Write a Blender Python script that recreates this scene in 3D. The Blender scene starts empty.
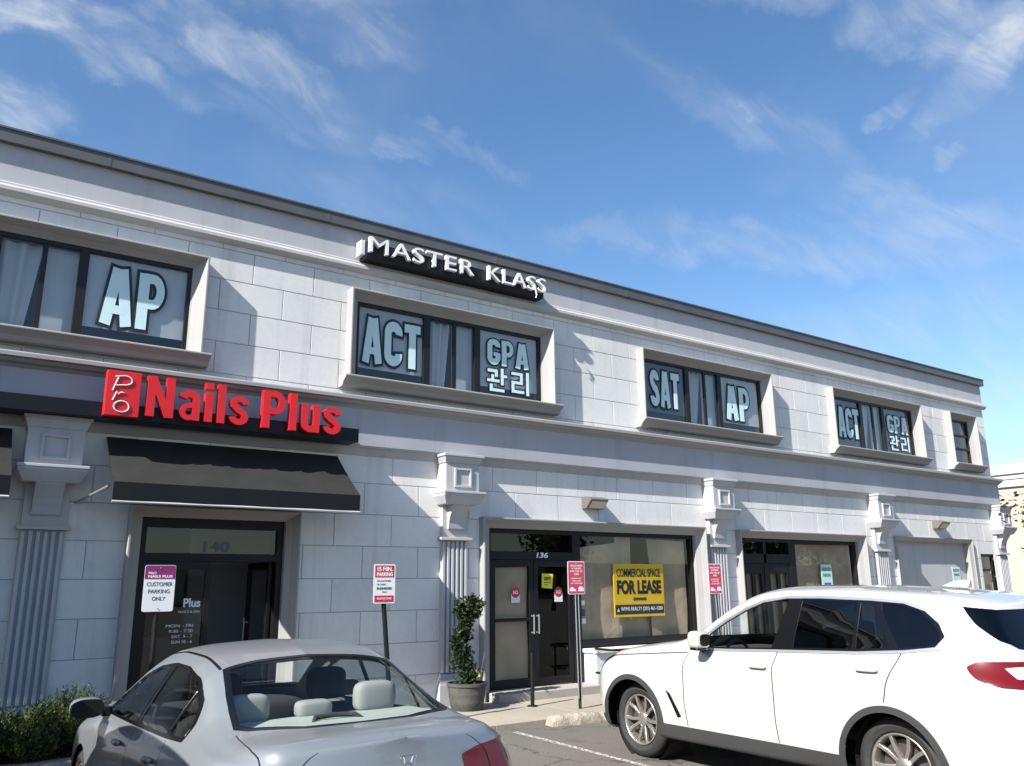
import bpy, bmesh, math, random
import numpy as np
from mathutils import Vector, Matrix
from mathutils.geometry import delaunay_2d_cdt

random.seed(7)
C = bpy.context.scene.collection
SC = bpy.context.scene

# ------------------------------------------------------------------ camera, sky, sun, exposure
EYE = Vector((0.0, 0.0, 1.78))
cam_d = bpy.data.cameras.new('camera')
cam = bpy.data.objects.new('camera', cam_d); C.objects.link(cam)
yaw, pitch, roll = math.radians(35.0496), math.radians(13.6417), math.radians(-0.4914)
fw = Vector((math.sin(yaw)*math.cos(pitch), math.cos(yaw)*math.cos(pitch), math.sin(pitch)))
rt = Vector((math.cos(yaw), -math.sin(yaw), 0)); up = rt.cross(fw)
r2 = rt*math.cos(roll) + up*math.sin(roll); u2 = -rt*math.sin(roll) + up*math.cos(roll)
cam.matrix_world = Matrix(((r2.x, u2.x, -fw.x, EYE.x), (r2.y, u2.y, -fw.y, EYE.y), (r2.z, u2.z, -fw.z, EYE.z), (0, 0, 0, 1)))
cam_d.sensor_width = 36.0; cam_d.lens = 829.07*36.0/1024.0
cam_d.clip_start = 0.05; cam_d.clip_end = 3000
SC.camera = cam

TRAVEL = Vector((4.0, 1.0, -3.15)).normalized()          # the way the sunlight runs
SUN_EL = math.asin(-TRAVEL.z); SUN_AZ = math.atan2(-TRAVEL.x, -TRAVEL.y)
sun_d = bpy.data.lights.new('sun', 'SUN'); sun_d.energy = 5.0; sun_d.angle = math.radians(0.53); sun_d.color = (1.0, 0.955, 0.88)
sun = bpy.data.objects.new('sun', sun_d); C.objects.link(sun)
sun.rotation_euler = TRAVEL.to_track_quat('-Z', 'Y').to_euler(); sun.location = (-20, -4, 18)

# cirrus: each wisp is a direction on the sky dome, its long and its short axis (already divided by their reach), and how dense it is
WISPS = [
    ((0.231, 0.793, 0.563), (7.31, -0.19, -2.73), (-9.34, 21.56, -26.52), 0.85),
    ((0.1, 0.842, 0.531), (10.88, -0.17, -1.79), (-5.92, 24.86, -38.32), 0.55),
    ((0.038, 0.832, 0.554), (9.73, -2.1, 2.49), (16.13, 26.41, -40.76), 0.8),
    ((0.008, 0.885, 0.466), (15.49, -1.67, 2.89), (7.47, 16.08, -30.68), 0.9),
    ((0.321, 0.739, 0.592), (13.72, -4.25, -2.13), (2.49, 23.28, -30.41), 0.55),
    ((0.142, 0.819, 0.555), (17.21, -2.82, -0.25), (4.5, 31.66, -47.88), 0.4),
    ((0.397, 0.782, 0.48), (22.45, -8.13, -5.33), (-0.78, 37.37, -60.2), 0.6),
    ((0.465, 0.743, 0.482), (11.59, -4.92, -3.6), (-1.34, 31.91, -47.9), 0.45),
    ((0.278, 0.812, 0.514), (8.85, -1.87, -1.83), (-1.75, 16.81, -25.64), 0.28),
    ((0.706, 0.516, 0.485), (3.79, -2.29, -3.07), (-2.69, 22.82, -20.37), 0.3),
    ((0.693, 0.516, 0.504), (21.03, -6.16, -22.6), (-25.02, 76.84, -44.22), 0.4),
    ((0.758, 0.354, 0.548), (7.71, -7.56, -5.78), (6.58, 26.97, -26.5), 0.75),
    ((0.808, 0.332, 0.486), (2.6, -12.9, 4.48), (23.36, -7.1, -34.02), 0.85),
    ((0.814, 0.271, 0.514), (9.44, -19.38, -4.72), (12.09, 12.1, -25.5), 0.6),
    ((0.768, 0.411, 0.491), (6.22, -27.17, 12.99), (46.62, -17.29, -58.49), 0.7),
    ((0.825, 0.366, 0.43), (9.06, -49.88, 25.03), (49.89, -27.31, -72.47), 0.5),
    ((0.76, 0.537, 0.366), (1.93, -2.36, -0.54), (7.75, 15.11, -38.28), 0.42),
    ((0.837, 0.401, 0.374), (3.36, -5.28, -1.87), (7.2, 16.54, -33.88), 0.5),
    ((0.905, 0.377, 0.197), (5.22, -12.86, 0.61), (5.39, 0.94, -26.54), 0.8),
    ((0.849, 0.455, 0.269), (2.93, -5.11, -0.6), (3.82, 4.48, -19.61), 0.35),
    ((0.368, 0.822, 0.434), (5.82, -2.04, -1.07), (0.0, 14.32, -27.16), 0.16),
    ((0.18, 0.757, 0.628), (2.66, -0.98, 0.42), (10.03, 17.09, -23.46), 0.5),
    ((0.683, 0.388, 0.618), (3.46, -4.45, -1.03), (12.62, 15.21, -23.5), 0.4),
]
STREAK = ((0.937, -0.024, -0.35), (-0.249, 0.655, -0.713))
W = bpy.data.worlds.new('World'); SC.world = W; W.use_nodes = True
def world_nodes():
    nt = W.node_tree; N = nt.nodes; L = nt.links; N.clear()
    out = N.new('ShaderNodeOutputWorld'); bg = N.new('ShaderNodeBackground')
    sky = N.new('ShaderNodeTexSky'); sky.sky_type = 'NISHITA'; sky.sun_disc = False
    sky.sun_elevation = SUN_EL; sky.sun_rotation = SUN_AZ % (2*math.pi)
    sky.air_density = 1.0; sky.dust_density = 0.5; sky.ozone_density = 2.2
    def math_n(op, a, b=None, c=None, clamp=False):
        n = N.new('ShaderNodeMath'); n.operation = op; n.use_clamp = clamp
        for k, v in enumerate((a, b, c)):
            if v is None: continue
            if isinstance(v, (int, float)): n.inputs[k].default_value = v
            else: L.new(v, n.inputs[k])
        return n.outputs[0]
    def vec(op, a, b):
        n = N.new('ShaderNodeVectorMath'); n.operation = op
        for k, v in enumerate((a, b)):
            if isinstance(v, tuple): n.inputs[k].default_value = v
            else: L.new(v, n.inputs[k])
        return n.outputs['Value'] if op == 'DOT_PRODUCT' else n.outputs['Vector']
    def noise(v, scale, detail, rough=0.55, dist=0.0):
        n = N.new('ShaderNodeTexNoise'); n.inputs['Scale'].default_value = scale; n.inputs['Detail'].default_value = detail; n.inputs['Roughness'].default_value = rough; n.inputs['Distortion'].default_value = dist
        L.new(v, n.inputs['Vector']); return n
    def ramp(v, a, b, lo=0.0, hi=1.0):
        n = N.new('ShaderNodeMapRange'); n.interpolation_type = 'SMOOTHSTEP'
        for k, q in zip((1, 2, 3, 4), (a, b, lo, hi)): n.inputs[k].default_value = q
        L.new(v, n.inputs[0]); return n.outputs[0]
    D0 = N.new('ShaderNodeTexCoord').outputs['Generated']
    nv = N.new('ShaderNodeVectorMath'); nv.operation = 'NORMALIZE'; L.new(D0, nv.inputs[0]); D = nv.outputs[0]
    # let the wind tear the edges
    wob = vec('SUBTRACT', noise(D, 6.0, 8, 0.62).outputs['Color'], (0.5, 0.5, 0.5))
    wn = N.new('ShaderNodeVectorMath'); wn.operation = 'MULTIPLY_ADD'; wn.inputs[1].default_value = (0.17, 0.17, 0.17); L.new(wob, wn.inputs[0]); L.new(D, wn.inputs[2]); DW = wn.outputs[0]
    total = None
    for c, la, sh, dens in WISPS:
        d = vec('SUBTRACT', DW, c); a = vec('DOT_PRODUCT', d, la); b = vec('DOT_PRODUCT', d, sh)
        r = math_n('ADD', math_n('MULTIPLY', a, a), math_n('MULTIPLY', b, b))
        f = vec('DOT_PRODUCT', D, c)                            # this half of the sky only
        m = math_n('MULTIPLY', ramp(r, 1.6, 0.0), math_n('MULTIPLY', math_n('GREATER_THAN', f, 0.3), dens*1.0))
        total = m if total is None else math_n('ADD', total, m)
    # fibres along the wind
    cb = N.new('ShaderNodeCombineXYZ'); L.new(math_n('MULTIPLY', vec('DOT_PRODUCT', D, STREAK[0]), 5.0), cb.inputs[0]); L.new(math_n('MULTIPLY', vec('DOT_PRODUCT', D, STREAK[1]), 13.0), cb.inputs[1])
    fib = ramp(noise(cb.outputs[0], 1.7, 12.0, 0.60, 0.7).outputs[0], 0.36, 0.78)
    cl = math_n('MULTIPLY', total, math_n('ADD', math_n('MULTIPLY', fib, 0.80), 0.12), clamp=True)
    veil = math_n('MULTIPLY', ramp(noise(D, 2.2, 6.0, 0.6, 0.6).outputs[0], 0.40, 0.78), 0.12)
    fac = math_n('MULTIPLY', math_n('ADD', cl, veil, clamp=True), 0.74)
    hs = N.new('ShaderNodeHueSaturation'); hs.inputs['Saturation'].default_value = SKY_SAT; hs.inputs['Value'].default_value = 1.0; hs.inputs['Hue'].default_value = SKY_HUE
    L.new(sky.outputs[0], hs.inputs['Color'])
    mx = N.new('ShaderNodeMix'); mx.data_type = 'RGBA'; L.new(fac, mx.inputs[0]); L.new(hs.outputs[0], mx.inputs[6]); mx.inputs[7].default_value = CLOUD
    L.new(mx.outputs[2], bg.inputs['Color']); bg.inputs['Strength'].default_value = SKY_STR
    L.new(bg.outputs[0], out.inputs['Surface'])
SKY_STR = 0.088; SKY_SAT = 1.16; SKY_HUE = 0.5; CLOUD = (4.3, 4.5, 4.7, 1)
world_nodes()
SC.view_settings.view_transform = 'Standard'; SC.view_settings.look = 'None'
SC.view_settings.exposure = 1.14; SC.view_settings.gamma = 1.0
SC.view_settings.use_curve_mapping = False
SC.cycles.max_bounces = 10; SC.cycles.transparent_max_bounces = 24
SC.cycles.use_denoising = True
SC.cycles.caustics_reflective = False; SC.cycles.caustics_refractive = False

# ------------------------------------------------------------------ materials
def lin(r, g, b):
    f = lambda c: (c/255)/12.92 if c/255 <= 0.04045 else ((c/255+0.055)/1.055)**2.4
    return (f(r), f(g), f(b), 1)
def mat(name, col, rough=0.6, metal=0.0, noise=None, bump=None, coat=0.0, spec=0.5, emit=None, sheen=0.0):
    """noise = (scale, amount[, second scale, amount]); bump = (scale, strength)"""
    m = bpy.data.materials.new(name); m.use_nodes = True
    nt = m.node_tree; N = nt.nodes; L = nt.links
    p = N['Principled BSDF']
    col = tuple(col) if len(col) == 4 else tuple(col) + (1,)
    p.inputs['Base Color'].default_value = col; p.inputs['Roughness'].default_value = rough
    p.inputs['Metallic'].default_value = metal; p.inputs['Coat Weight'].default_value = coat
    p.inputs['Coat Roughness'].default_value = 0.03; p.inputs['Specular IOR Level'].default_value = spec
    tc = N.new('ShaderNodeTexCoord')
    if noise:
        prev = None
        for k in range(0, len(noise), 2):
            no = N.new('ShaderNodeTexNoise'); no.inputs['Scale'].default_value = noise[k]; no.inputs['Detail'].default_value = 6
            L.new(tc.outputs['Object'], no.inputs['Vector'])
            mr = N.new('ShaderNodeMapRange'); mr.inputs[1].default_value = 0.3; mr.inputs[2].default_value = 0.7
            mr.inputs[3].default_value = 1 - noise[k+1]; mr.inputs[4].default_value = 1 + noise[k+1]; L.new(no.outputs[0], mr.inputs[0])
            if prev is None: prev = mr.outputs[0]
            else:
                mu = N.new('ShaderNodeMath'); mu.operation = 'MULTIPLY'; L.new(prev, mu.inputs[0]); L.new(mr.outputs[0], mu.inputs[1]); prev = mu.outputs[0]
        vm = N.new('ShaderNodeVectorMath'); vm.operation = 'SCALE'; vm.inputs[0].default_value = col[:3]
        L.new(prev, vm.inputs['Scale']); L.new(vm.outputs[0], p.inputs['Base Color'])
    if bump:
        nb = N.new('ShaderNodeTexNoise'); nb.inputs['Scale'].default_value = bump[0]; nb.inputs['Detail'].default_value = 5
        L.new(tc.outputs['Object'], nb.inputs['Vector'])
        bp = N.new('ShaderNodeBump'); bp.inputs['Strength'].default_value = bump[1]; bp.inputs['Distance'].default_value = bump[2] if len(bump) > 2 else 0.01
        L.new(nb.outputs[0], bp.inputs['Height']); L.new(bp.outputs[0], p.inputs['Normal'])
    if emit:
        p.inputs['Emission Color'].default_value = emit[:3] + (1,); p.inputs['Emission Strength'].default_value = emit[3]
    return m
def glass(name, tint=(0.8, 0.85, 0.85), ior=1.5, gloss=1.0, rough=0.0):
    m = bpy.data.materials.new(name); m.use_nodes = True
    nt = m.node_tree; N = nt.nodes; L = nt.links; N.clear()
    out = N.new('ShaderNodeOutputMaterial'); tr = N.new('ShaderNodeBsdfTransparent'); gl = N.new('ShaderNodeBsdfGlossy')
    tr.inputs[0].default_value = tint + (1,); gl.inputs['Color'].default_value = (gloss, gloss, gloss, 1); gl.inputs['Roughness'].default_value = rough
    fr = N.new('ShaderNodeFresnel'); ge = N.new('ShaderNodeNewGeometry'); mi = N.new('ShaderNodeMapRange')      # a thin pane reflects alike from both sides
    mi.inputs[3].default_value = ior; mi.inputs[4].default_value = 1/ior; L.new(ge.outputs['Backfacing'], mi.inputs[0]); L.new(mi.outputs[0], fr.inputs[0])
    mx = N.new('ShaderNodeMixShader'); L.new(fr.outputs[0], mx.inputs[0]); L.new(tr.outputs[0], mx.inputs[1]); L.new(gl.outputs[0], mx.inputs[2])
    L.new(mx.outputs[0], out.inputs[0])
    return m

M = {}
M['stucco'] = mat('stucco', (0.66, 0.655, 0.645), 0.85, noise=(0.9, 0.05, 14, 0.03), bump=(90, 0.25, 0.004))
def weather(m):
    nt = m.node_tree; N = nt.nodes; L = nt.links; p = N['Principled BSDF']; src = p.inputs['Base Color'].links[0].from_socket
    g = N.new('ShaderNodeNewGeometry'); r = N.new('ShaderNodeMapRange'); r.inputs[3].default_value = 0.955; r.inputs[4].default_value = 1.03; L.new(g.outputs['Random Per Island'], r.inputs[0])
    tc = N.new('ShaderNodeTexCoord'); mp = N.new('ShaderNodeMapping'); mp.inputs['Scale'].default_value = (5.5, 5.5, 0.35); L.new(tc.outputs['Object'], mp.inputs[0])
    no = N.new('ShaderNodeTexNoise'); no.inputs['Scale'].default_value = 1.0; no.inputs['Detail'].default_value = 5; L.new(mp.outputs[0], no.inputs['Vector'])
    q = N.new('ShaderNodeMapRange'); q.inputs[1].default_value = 0.56; q.inputs[2].default_value = 0.78; q.inputs[3].default_value = 1.0; q.inputs[4].default_value = 0.84; L.new(no.outputs[0], q.inputs[0])
    n2 = N.new('ShaderNodeTexNoise'); n2.inputs['Scale'].default_value = 2.3; n2.inputs['Detail'].default_value = 7; L.new(tc.outputs['Object'], n2.inputs['Vector'])
    q2 = N.new('ShaderNodeMapRange'); q2.inputs[1].default_value = 0.60; q2.inputs[2].default_value = 0.72; q2.inputs[3].default_value = 1.0; q2.inputs[4].default_value = 0.93; L.new(n2.outputs[0], q2.inputs[0])
    a = N.new('ShaderNodeMath'); a.operation = 'MULTIPLY'; L.new(r.outputs[0], a.inputs[0]); L.new(q.outputs[0], a.inputs[1])
    b = N.new('ShaderNodeMath'); b.operation = 'MULTIPLY'; L.new(a.outputs[0], b.inputs[0]); L.new(q2.outputs[0], b.inputs[1])
    v = N.new('ShaderNodeVectorMath'); v.operation = 'SCALE'; L.new(src, v.inputs[0]); L.new(b.outputs[0], v.inputs['Scale']); L.new(v.outputs[0], p.inputs['Base Color'])
weather(M['stucco'])
M['stucco_base'] = mat('stucco_joint', (0.42, 0.42, 0.44), 0.9)
M['band'] = mat('painted_band', (0.42, 0.425, 0.45), 0.75, noise=(1.2, 0.05), bump=(60, 0.15, 0.003))
M['belt'] = mat('belt_paint', (0.365, 0.375, 0.405), 0.75, noise=(1.2, 0.05), bump=(60, 0.15, 0.003))
M['trim'] = mat('painted_trim', (0.45, 0.44, 0.44), 0.7, noise=(1.7, 0.04), bump=(60, 0.12, 0.003))
weather(M['band']); weather(M['trim']); weather(M['belt'])
M['surround'] = mat('grey_surround_paint', (0.29, 0.285, 0.285), 0.7, noise=(1.7, 0.05), bump=(60, 0.12, 0.003))
M['fascia'] = mat('dark_metal_fascia', (0.085, 0.088, 0.098), 0.55, noise=(3, 0.12))
M['roof'] = mat('roof_membrane', (0.12, 0.12, 0.12), 0.9)
M['bronze'] = mat('dark_bronze_frame', (0.010, 0.0095, 0.010), 0.45, noise=(8, 0.1), spec=0.35)
M['black'] = mat('black_paint', (0.006, 0.006, 0.007), 0.5, spec=0.3)
M['blind'] = mat('grey_blind', (0.42, 0.44, 0.46), 0.8, noise=(2, 0.08))
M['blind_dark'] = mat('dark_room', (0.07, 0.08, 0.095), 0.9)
M['curtain'] = mat('pale_curtain', (0.46, 0.47, 0.48), 0.9)
M['poster'] = mat('pale_cyan_lettering', (0.56, 0.74, 0.77), 0.6)
M['ink'] = mat('black_ink', (0.01, 0.014, 0.022), 0.6)
M['red'] = mat('red_plastic', (0.62, 0.012, 0.016), 0.35)
M['white'] = mat('white_plastic', (0.78, 0.78, 0.78), 0.4)
M['cream'] = mat('pale_metal', (0.6, 0.6, 0.6), 0.35, metal=0.2)
M['raceway'] = mat('navy_raceway', (0.003, 0.004, 0.009), 0.5, spec=0.3)
M['canvas'] = mat('black_canvas', (0.013, 0.012, 0.0115), 0.85, noise=(5, 0.25), bump=(300, 0.2, 0.002))
M['paper'] = mat('brown_paper', (0.37, 0.295, 0.205), 0.8, noise=(2.2, 0.2), bump=(2.8, 0.7, 0.05))
M['yellow'] = mat('yellow_board', (0.78, 0.50, 0.012), 0.5)
M['signred'] = mat('sign_red', (0.52, 0.022, 0.035), 0.4)
M['signred2'] = mat('sign_red_faded', (0.60, 0.06, 0.11), 0.4)
M['purple'] = mat('sign_purple', (0.22, 0.02, 0.13), 0.45)
M['signwhite'] = mat('sign_white', (0.76, 0.77, 0.78), 0.4)
M['post'] = mat('black_post', (0.006, 0.0065, 0.006), 0.55, spec=0.25)
M['galv'] = mat('galvanised_steel', (0.42, 0.43, 0.43), 0.35, metal=0.7)
M['winglass'] = glass('window_glass', (0.93, 0.96, 0.97), 1.75)
M['shopglass'] = glass('shop_glass', (0.94, 0.95, 0.945), 1.5)
M['doorglass'] = glass('salon_glass', (0.80, 0.83, 0.84), 1.6)
M['interior'] = mat('interior_dark', (0.035, 0.033, 0.032), 0.9)
M['interior_pale'] = mat('interior_pale', (0.30, 0.30, 0.32), 0.9)
M['leaf'] = None

# ------------------------------------------------------------------ mesh helpers
WL = {}                                         # object -> world location of its origin
def link(o, parent=None, loc=(0, 0, 0)):
    C.objects.link(o)
    if parent is not None: o.parent = parent
    o.location = loc
    WL[o] = Vector(loc) + (WL[parent] if parent is not None else Vector())
    return o
def tag(o, label=None, cat=None, group=None, kind=None):
    for k, v in (('label', label), ('category', cat), ('group', group), ('kind', kind)):
        if v: o[k] = v
    return o
def thing(name, label, cat, loc, group=None, rz=0.0):
    o = bpy.data.objects.new(name, None); o.empty_display_size = 0.2
    link(o, None, loc); o.rotation_euler = (0, 0, rz)
    return tag(o, label, cat, group)

class MB:
    def __init__(s): s.v = []; s.f = []
    def add(s, vs, fs):
        n = len(s.v); s.v += [tuple(v) for v in vs]; s.f += [tuple(i+n for i in f) for f in fs]; return s
    def box(s, x0, x1, y0, y1, z0, z1):
        if x0 > x1: x0, x1 = x1, x0
        if y0 > y1: y0, y1 = y1, y0
        if z0 > z1: z0, z1 = z1, z0
        return s.add([(x0,y0,z0),(x1,y0,z0),(x1,y1,z0),(x0,y1,z0),(x0,y0,z1),(x1,y0,z1),(x1,y1,z1),(x0,y1,z1)],
                     [(0,3,2,1),(4,5,6,7),(0,1,5,4),(1,2,6,5),(2,3,7,6),(3,0,4,7)])
    def frustum(s, r0, z0, r1, z1):             # r = (x0, x1, y0, y1) at heights z0 < z1
        a, b, c, d = r0; e, f, g, h = r1
        return s.add([(a,c,z0),(b,c,z0),(b,d,z0),(a,d,z0),(e,g,z1),(f,g,z1),(f,h,z1),(e,h,z1)],
                     [(0,3,2,1),(4,5,6,7),(0,1,5,4),(1,2,6,5),(2,3,7,6),(3,0,4,7)])
    def prism(s, prof, x0, x1):                 # profile of (y, z), run along x
        n = len(prof)
        s.add([(x0, y, z) for y, z in prof] + [(x1, y, z) for y, z in prof],
              [(i, (i+1) % n, n+(i+1) % n, n+i) for i in range(n)] + [tuple(range(n-1, -1, -1)), tuple(range(n, 2*n))])
        return s
    def plate(s, pts, y0, y1):                  # polygon of (x, z), thick in y
        n = len(pts)
        return s.add([(x, y0, z) for x, z in pts] + [(x, y1, z) for x, z in pts],
                     [(i, (i+1) % n, n+(i+1) % n, n+i) for i in range(n)] + [tuple(range(n-1, -1, -1)), tuple(range(n, 2*n))])
    def tube(s, pts, r, seg=8, caps=True):
        pts = [Vector(p) for p in pts]; n = len(pts); rings = []
        rr = r if isinstance(r, (list, tuple)) else [r]*n
        for i, p in enumerate(pts):
            t = (pts[min(i+1, n-1)] - pts[max(i-1, 0)]).normalized()
            a = t.cross(Vector((0, 0, 1)))
            if a.length < 0.05: a = t.cross(Vector((0, 1, 0)))
            a.normalize(); b = t.cross(a)
            rings.append([p + (a*math.cos(k*2*math.pi/seg) + b*math.sin(k*2*math.pi/seg))*rr[i] for k in range(seg)])
        f = []
        for i in range(n-1):
            for k in range(seg):
                f.append((i*seg+k, i*seg+(k+1) % seg, (i+1)*seg+(k+1) % seg, (i+1)*seg+k))
        if caps: f += [tuple(range(seg-1, -1, -1)), tuple(range((n-1)*seg, n*seg))]
        return s.add([q for R in rings for q in R], f)
    def lathe(s, prof, c=(0, 0, 0), axis='z', seg=32, caps=False):      # prof = (r, h)
        vs = []
        for r, h in prof:
            for k in range(seg):
                a = 2*math.pi*k/seg; x, y = r*math.cos(a), r*math.sin(a)
                vs.append((c[0]+x, c[1]+y, c[2]+h) if axis == 'z' else (c[0]+x, c[1]+h, c[2]+y))
        n = len(prof); f = []
        for i in range(n-1):
            for k in range(seg):
                q = (i*seg+k, i*seg+(k+1) % seg, (i+1)*seg+(k+1) % seg, (i+1)*seg+k)
                f.append(q if axis == 'z' else q[::-1])
        if caps:
            f += [tuple(range(seg-1, -1, -1)), tuple(range((n-1)*seg, n*seg))]
        return s.add(vs, f)
    def grid(s, fn, nu, nv):
        vs = [fn(i/nu, j/nv) for i in range(nu+1) for j in range(nv+1)]
        return s.add(vs, [(i*(nv+1)+j, (i+1)*(nv+1)+j, (i+1)*(nv+1)+j+1, i*(nv+1)+j+1) for i in range(nu) for j in range(nv)])
    def build(s, name, m, parent=None, smooth=False, bevel=0.0, local=False, recalc=True, angle=35):
        me = bpy.data.meshes.new(name)
        vs = np.array(s.v, float)
        if parent is not None: off = np.zeros(3) if local else np.array(WL[parent])
        else:
            lo, hi = vs.min(0), vs.max(0); off = np.array(((lo[0]+hi[0])/2, (lo[1]+hi[1])/2, lo[2]))
        me.from_pydata((vs-off).tolist(), [], s.f); me.update()
        if recalc and (m is None or 'glass' not in m.name):
            bm = bmesh.new(); bm.from_mesh(me); bmesh.ops.recalc_face_normals(bm, faces=bm.faces); bm.to_mesh(me); bm.free()
        if m is not None: me.materials.append(m)
        o = bpy.data.objects.new(name, me)
        link(o, parent, (0, 0, 0) if parent is not None else tuple(off))
        if smooth:
            me.shade_smooth() if smooth is True else None
            if smooth == 'auto':
                me.shade_smooth(); me.set_sharp_from_angle(angle=math.radians(angle))
        if bevel:
            b = o.modifiers.new('bevel', 'BEVEL'); b.width = bevel; b.segments = 2; b.limit_method = 'ANGLE'; b.angle_limit = math.radians(40)
        return o

_tc = {}
def text_verts(body, bold=0.0, shear=0.0, depth=0.0, spacing=1.0):
    c = bpy.data.curves.new('lettering', 'FONT'); c.body = body; c.offset = bold; c.shear = shear
    c.extrude = depth; c.space_character = spacing; c.resolution_u = 6
    o = bpy.data.objects.new('lettering', c); C.objects.link(o)
    bpy.context.view_layer.update()
    me = bpy.data.meshes.new_from_object(o.evaluated_get(bpy.context.evaluated_depsgraph_get()))
    v = [tuple(x.co) for x in me.vertices]; f = [tuple(p.vertices) for p in me.polygons]
    bpy.data.objects.remove(o); bpy.data.curves.remove(c); bpy.data.meshes.remove(me)
    return np.array(v, float).reshape(-1, 3), f
def letter_box(m, body, rect, y, depth=0.004, bold=0.0, shear=0.0, ref=None, grow=0.0, spacing=1.0):
    """letters filling rect = (x0, x1, z0, z1) on a sheet at y that faces -y"""
    v, f = text_verts(body, bold, shear, 0.5, spacing)
    lo, hi = v.min(0), v.max(0)
    x0, x1, z0, z1 = rect
    sx = (x1-x0)/(hi[0]-lo[0]); sz = (z1-z0)/(hi[1]-lo[1])
    q = np.stack([x0+(v[:, 0]-lo[0])*sx, y - depth*(v[:, 2]+0.5), z0+(v[:, 1]-lo[1])*sz], 1)
    return m.add(q.tolist(), f)
def minus(rect, holes):
    """rect and holes are (x0, x1, z0, z1); returns the rects left over"""
    out = [rect]
    for h in holes:
        nxt = []
        for r in out:
            x0, x1, z0, z1 = r
            a, b, c, d = max(x0, h[0]), min(x1, h[1]), max(z0, h[2]), min(z1, h[3])
            if a >= b-1e-6 or c >= d-1e-6: nxt.append(r); continue
            if x0 < a-1e-6: nxt.append((x0, a, z0, z1))
            if b < x1-1e-6: nxt.append((b, x1, z0, z1))
            if z0 < c-1e-6: nxt.append((a, b, z0, c))
            if d < z1-1e-6: nxt.append((a, b, d, z1))
        out = nxt
    return out

FY = 11.2                                       # the facade plane
# ================================================================== the ground
def ground():
    # asphalt: one sheet to the horizon
    m = mat('asphalt', (0.125, 0.115, 0.100), 0.9, noise=(0.35, 0.14, 45, 0.32), bump=(160, 0.6, 0.006))
    nt = m.node_tree; N = nt.nodes; L = nt.links
    p = N['Principled BSDF']; src = p.inputs['Base Color'].links[0].from_socket
    tc = N.new('ShaderNodeTexCoord')
    vo = N.new('ShaderNodeTexVoronoi'); vo.feature = 'DISTANCE_TO_EDGE'; vo.inputs['Scale'].default_value = 0.55
    no = N.new('ShaderNodeTexNoise'); no.inputs['Scale'].default_value = 3.0; no.inputs['Detail'].default_value = 8
    ad = N.new('ShaderNodeVectorMath'); ad.operation = 'MULTIPLY_ADD'; ad.inputs[1].default_value = (0.5, 0.5, 0.5)
    L.new(tc.outputs['Object'], no.inputs['Vector']); L.new(no.outputs['Color'], ad.inputs[0]); L.new(tc.outputs['Object'], ad.inputs[2]); L.new(ad.outputs[0], vo.inputs['Vector'])
    mr = N.new('ShaderNodeMapRange'); mr.inputs[1].default_value = 0.0; mr.inputs[2].default_value = 0.012; mr.inputs[3].default_value = 0.35; mr.inputs[4].default_value = 1.0
    L.new(vo.outputs['Distance'], mr.inputs[0])
    sp = N.new('ShaderNodeTexNoise'); sp.inputs['Scale'].default_value = 1.4; sp.inputs['Detail'].default_value = 3; L.new(tc.outputs['Object'], sp.inputs['Vector'])
    sr = N.new('ShaderNodeMapRange'); sr.inputs[1].default_value = 0.60; sr.inputs[2].default_value = 0.70; sr.inputs[3].default_value = 1.0; sr.inputs[4].default_value = 0.72; L.new(sp.outputs[0], sr.inputs[0])
    mu = N.new('ShaderNodeMath'); mu.operation = 'MULTIPLY'; L.new(mr.outputs[0], mu.inputs[0]); L.new(sr.outputs[0], mu.inputs[1])
    vm = N.new('ShaderNodeVectorMath'); vm.operation = 'SCALE'; L.new(src, vm.inputs[0]); L.new(mu.outputs[0], vm.inputs['Scale'])
    L.new(vm.outputs[0], p.inputs['Base Color'])
    g = MB(); g.add([(-400, -400, 0), (400, -400, 0), (400, 400, 0), (-400, 400, 0)], [(0, 1, 2, 3)])
    o = g.build('parking_lot', m); tag(o, kind='structure')
    # pavement along the shops, with a low kerb and scored joints
    mc = mat('concrete', (0.31, 0.272, 0.22), 0.9, noise=(0.8, 0.10, 25, 0.10), bump=(120, 0.4, 0.004))
    s = MB(); x = -9.0
    while x < 26:
        x1 = x + 1.52
        for y0, y1 in ((9.25, 9.43), (9.436, 10.32), (10.326, 11.6)):
            if x < 1.9 and y0 > 10: continue
            s.box(x+0.003, x1-0.003, y0, y1, -0.1, 0.06)
        x = x1
    s.box(-9, 26, 9.26, 11.6, -0.1, 0.05) if False else None
    o = s.build('pavement', mc, bevel=0.006); tag(o, kind='structure')
    jt = MB(); jt.box(-9, 26, 9.26, 11.3, -0.09, 0.045); o = jt.build('pavement_bed', mat('joint_dirt', (0.08, 0.07, 0.06), 0.95)); tag(o, kind='structure')
    # painted stall line, worn
    ml = mat('worn_line_paint', (0.42, 0.41, 0.385), 0.9, noise=(6, 0.2))
    nt = ml.node_tree; N = nt.nodes; L = nt.links
    tc = N.new('ShaderNodeTexCoord'); n1 = N.new('ShaderNodeTexNoise'); n1.inputs['Scale'].default_value = 26; n1.inputs['Detail'].default_value = 8
    L.new(tc.outputs['Object'], n1.inputs['Vector'])
    rp = N.new('ShaderNodeMapRange'); rp.inputs[1].default_value = 0.41; rp.inputs[2].default_value = 0.52; L.new(n1.outputs[0], rp.inputs[0]); L.new(rp.outputs[0], N['Principled BSDF'].inputs['Alpha'])
    for k, x in enumerate((0.96, 3.60, 6.24, 8.90, 11.55, 14.2, 16.85)):
        q = MB(); q.add([(x-0.16, 4.0, 0.004), (x-0.08, 4.0, 0.004), (x+0.11, 9.0, 0.004), (x+0.03, 9.0, 0.004)], [(0, 1, 2, 3)])
        o = q.build('stall_line', ml); tag(o, kind='structure')
ground()

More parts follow.
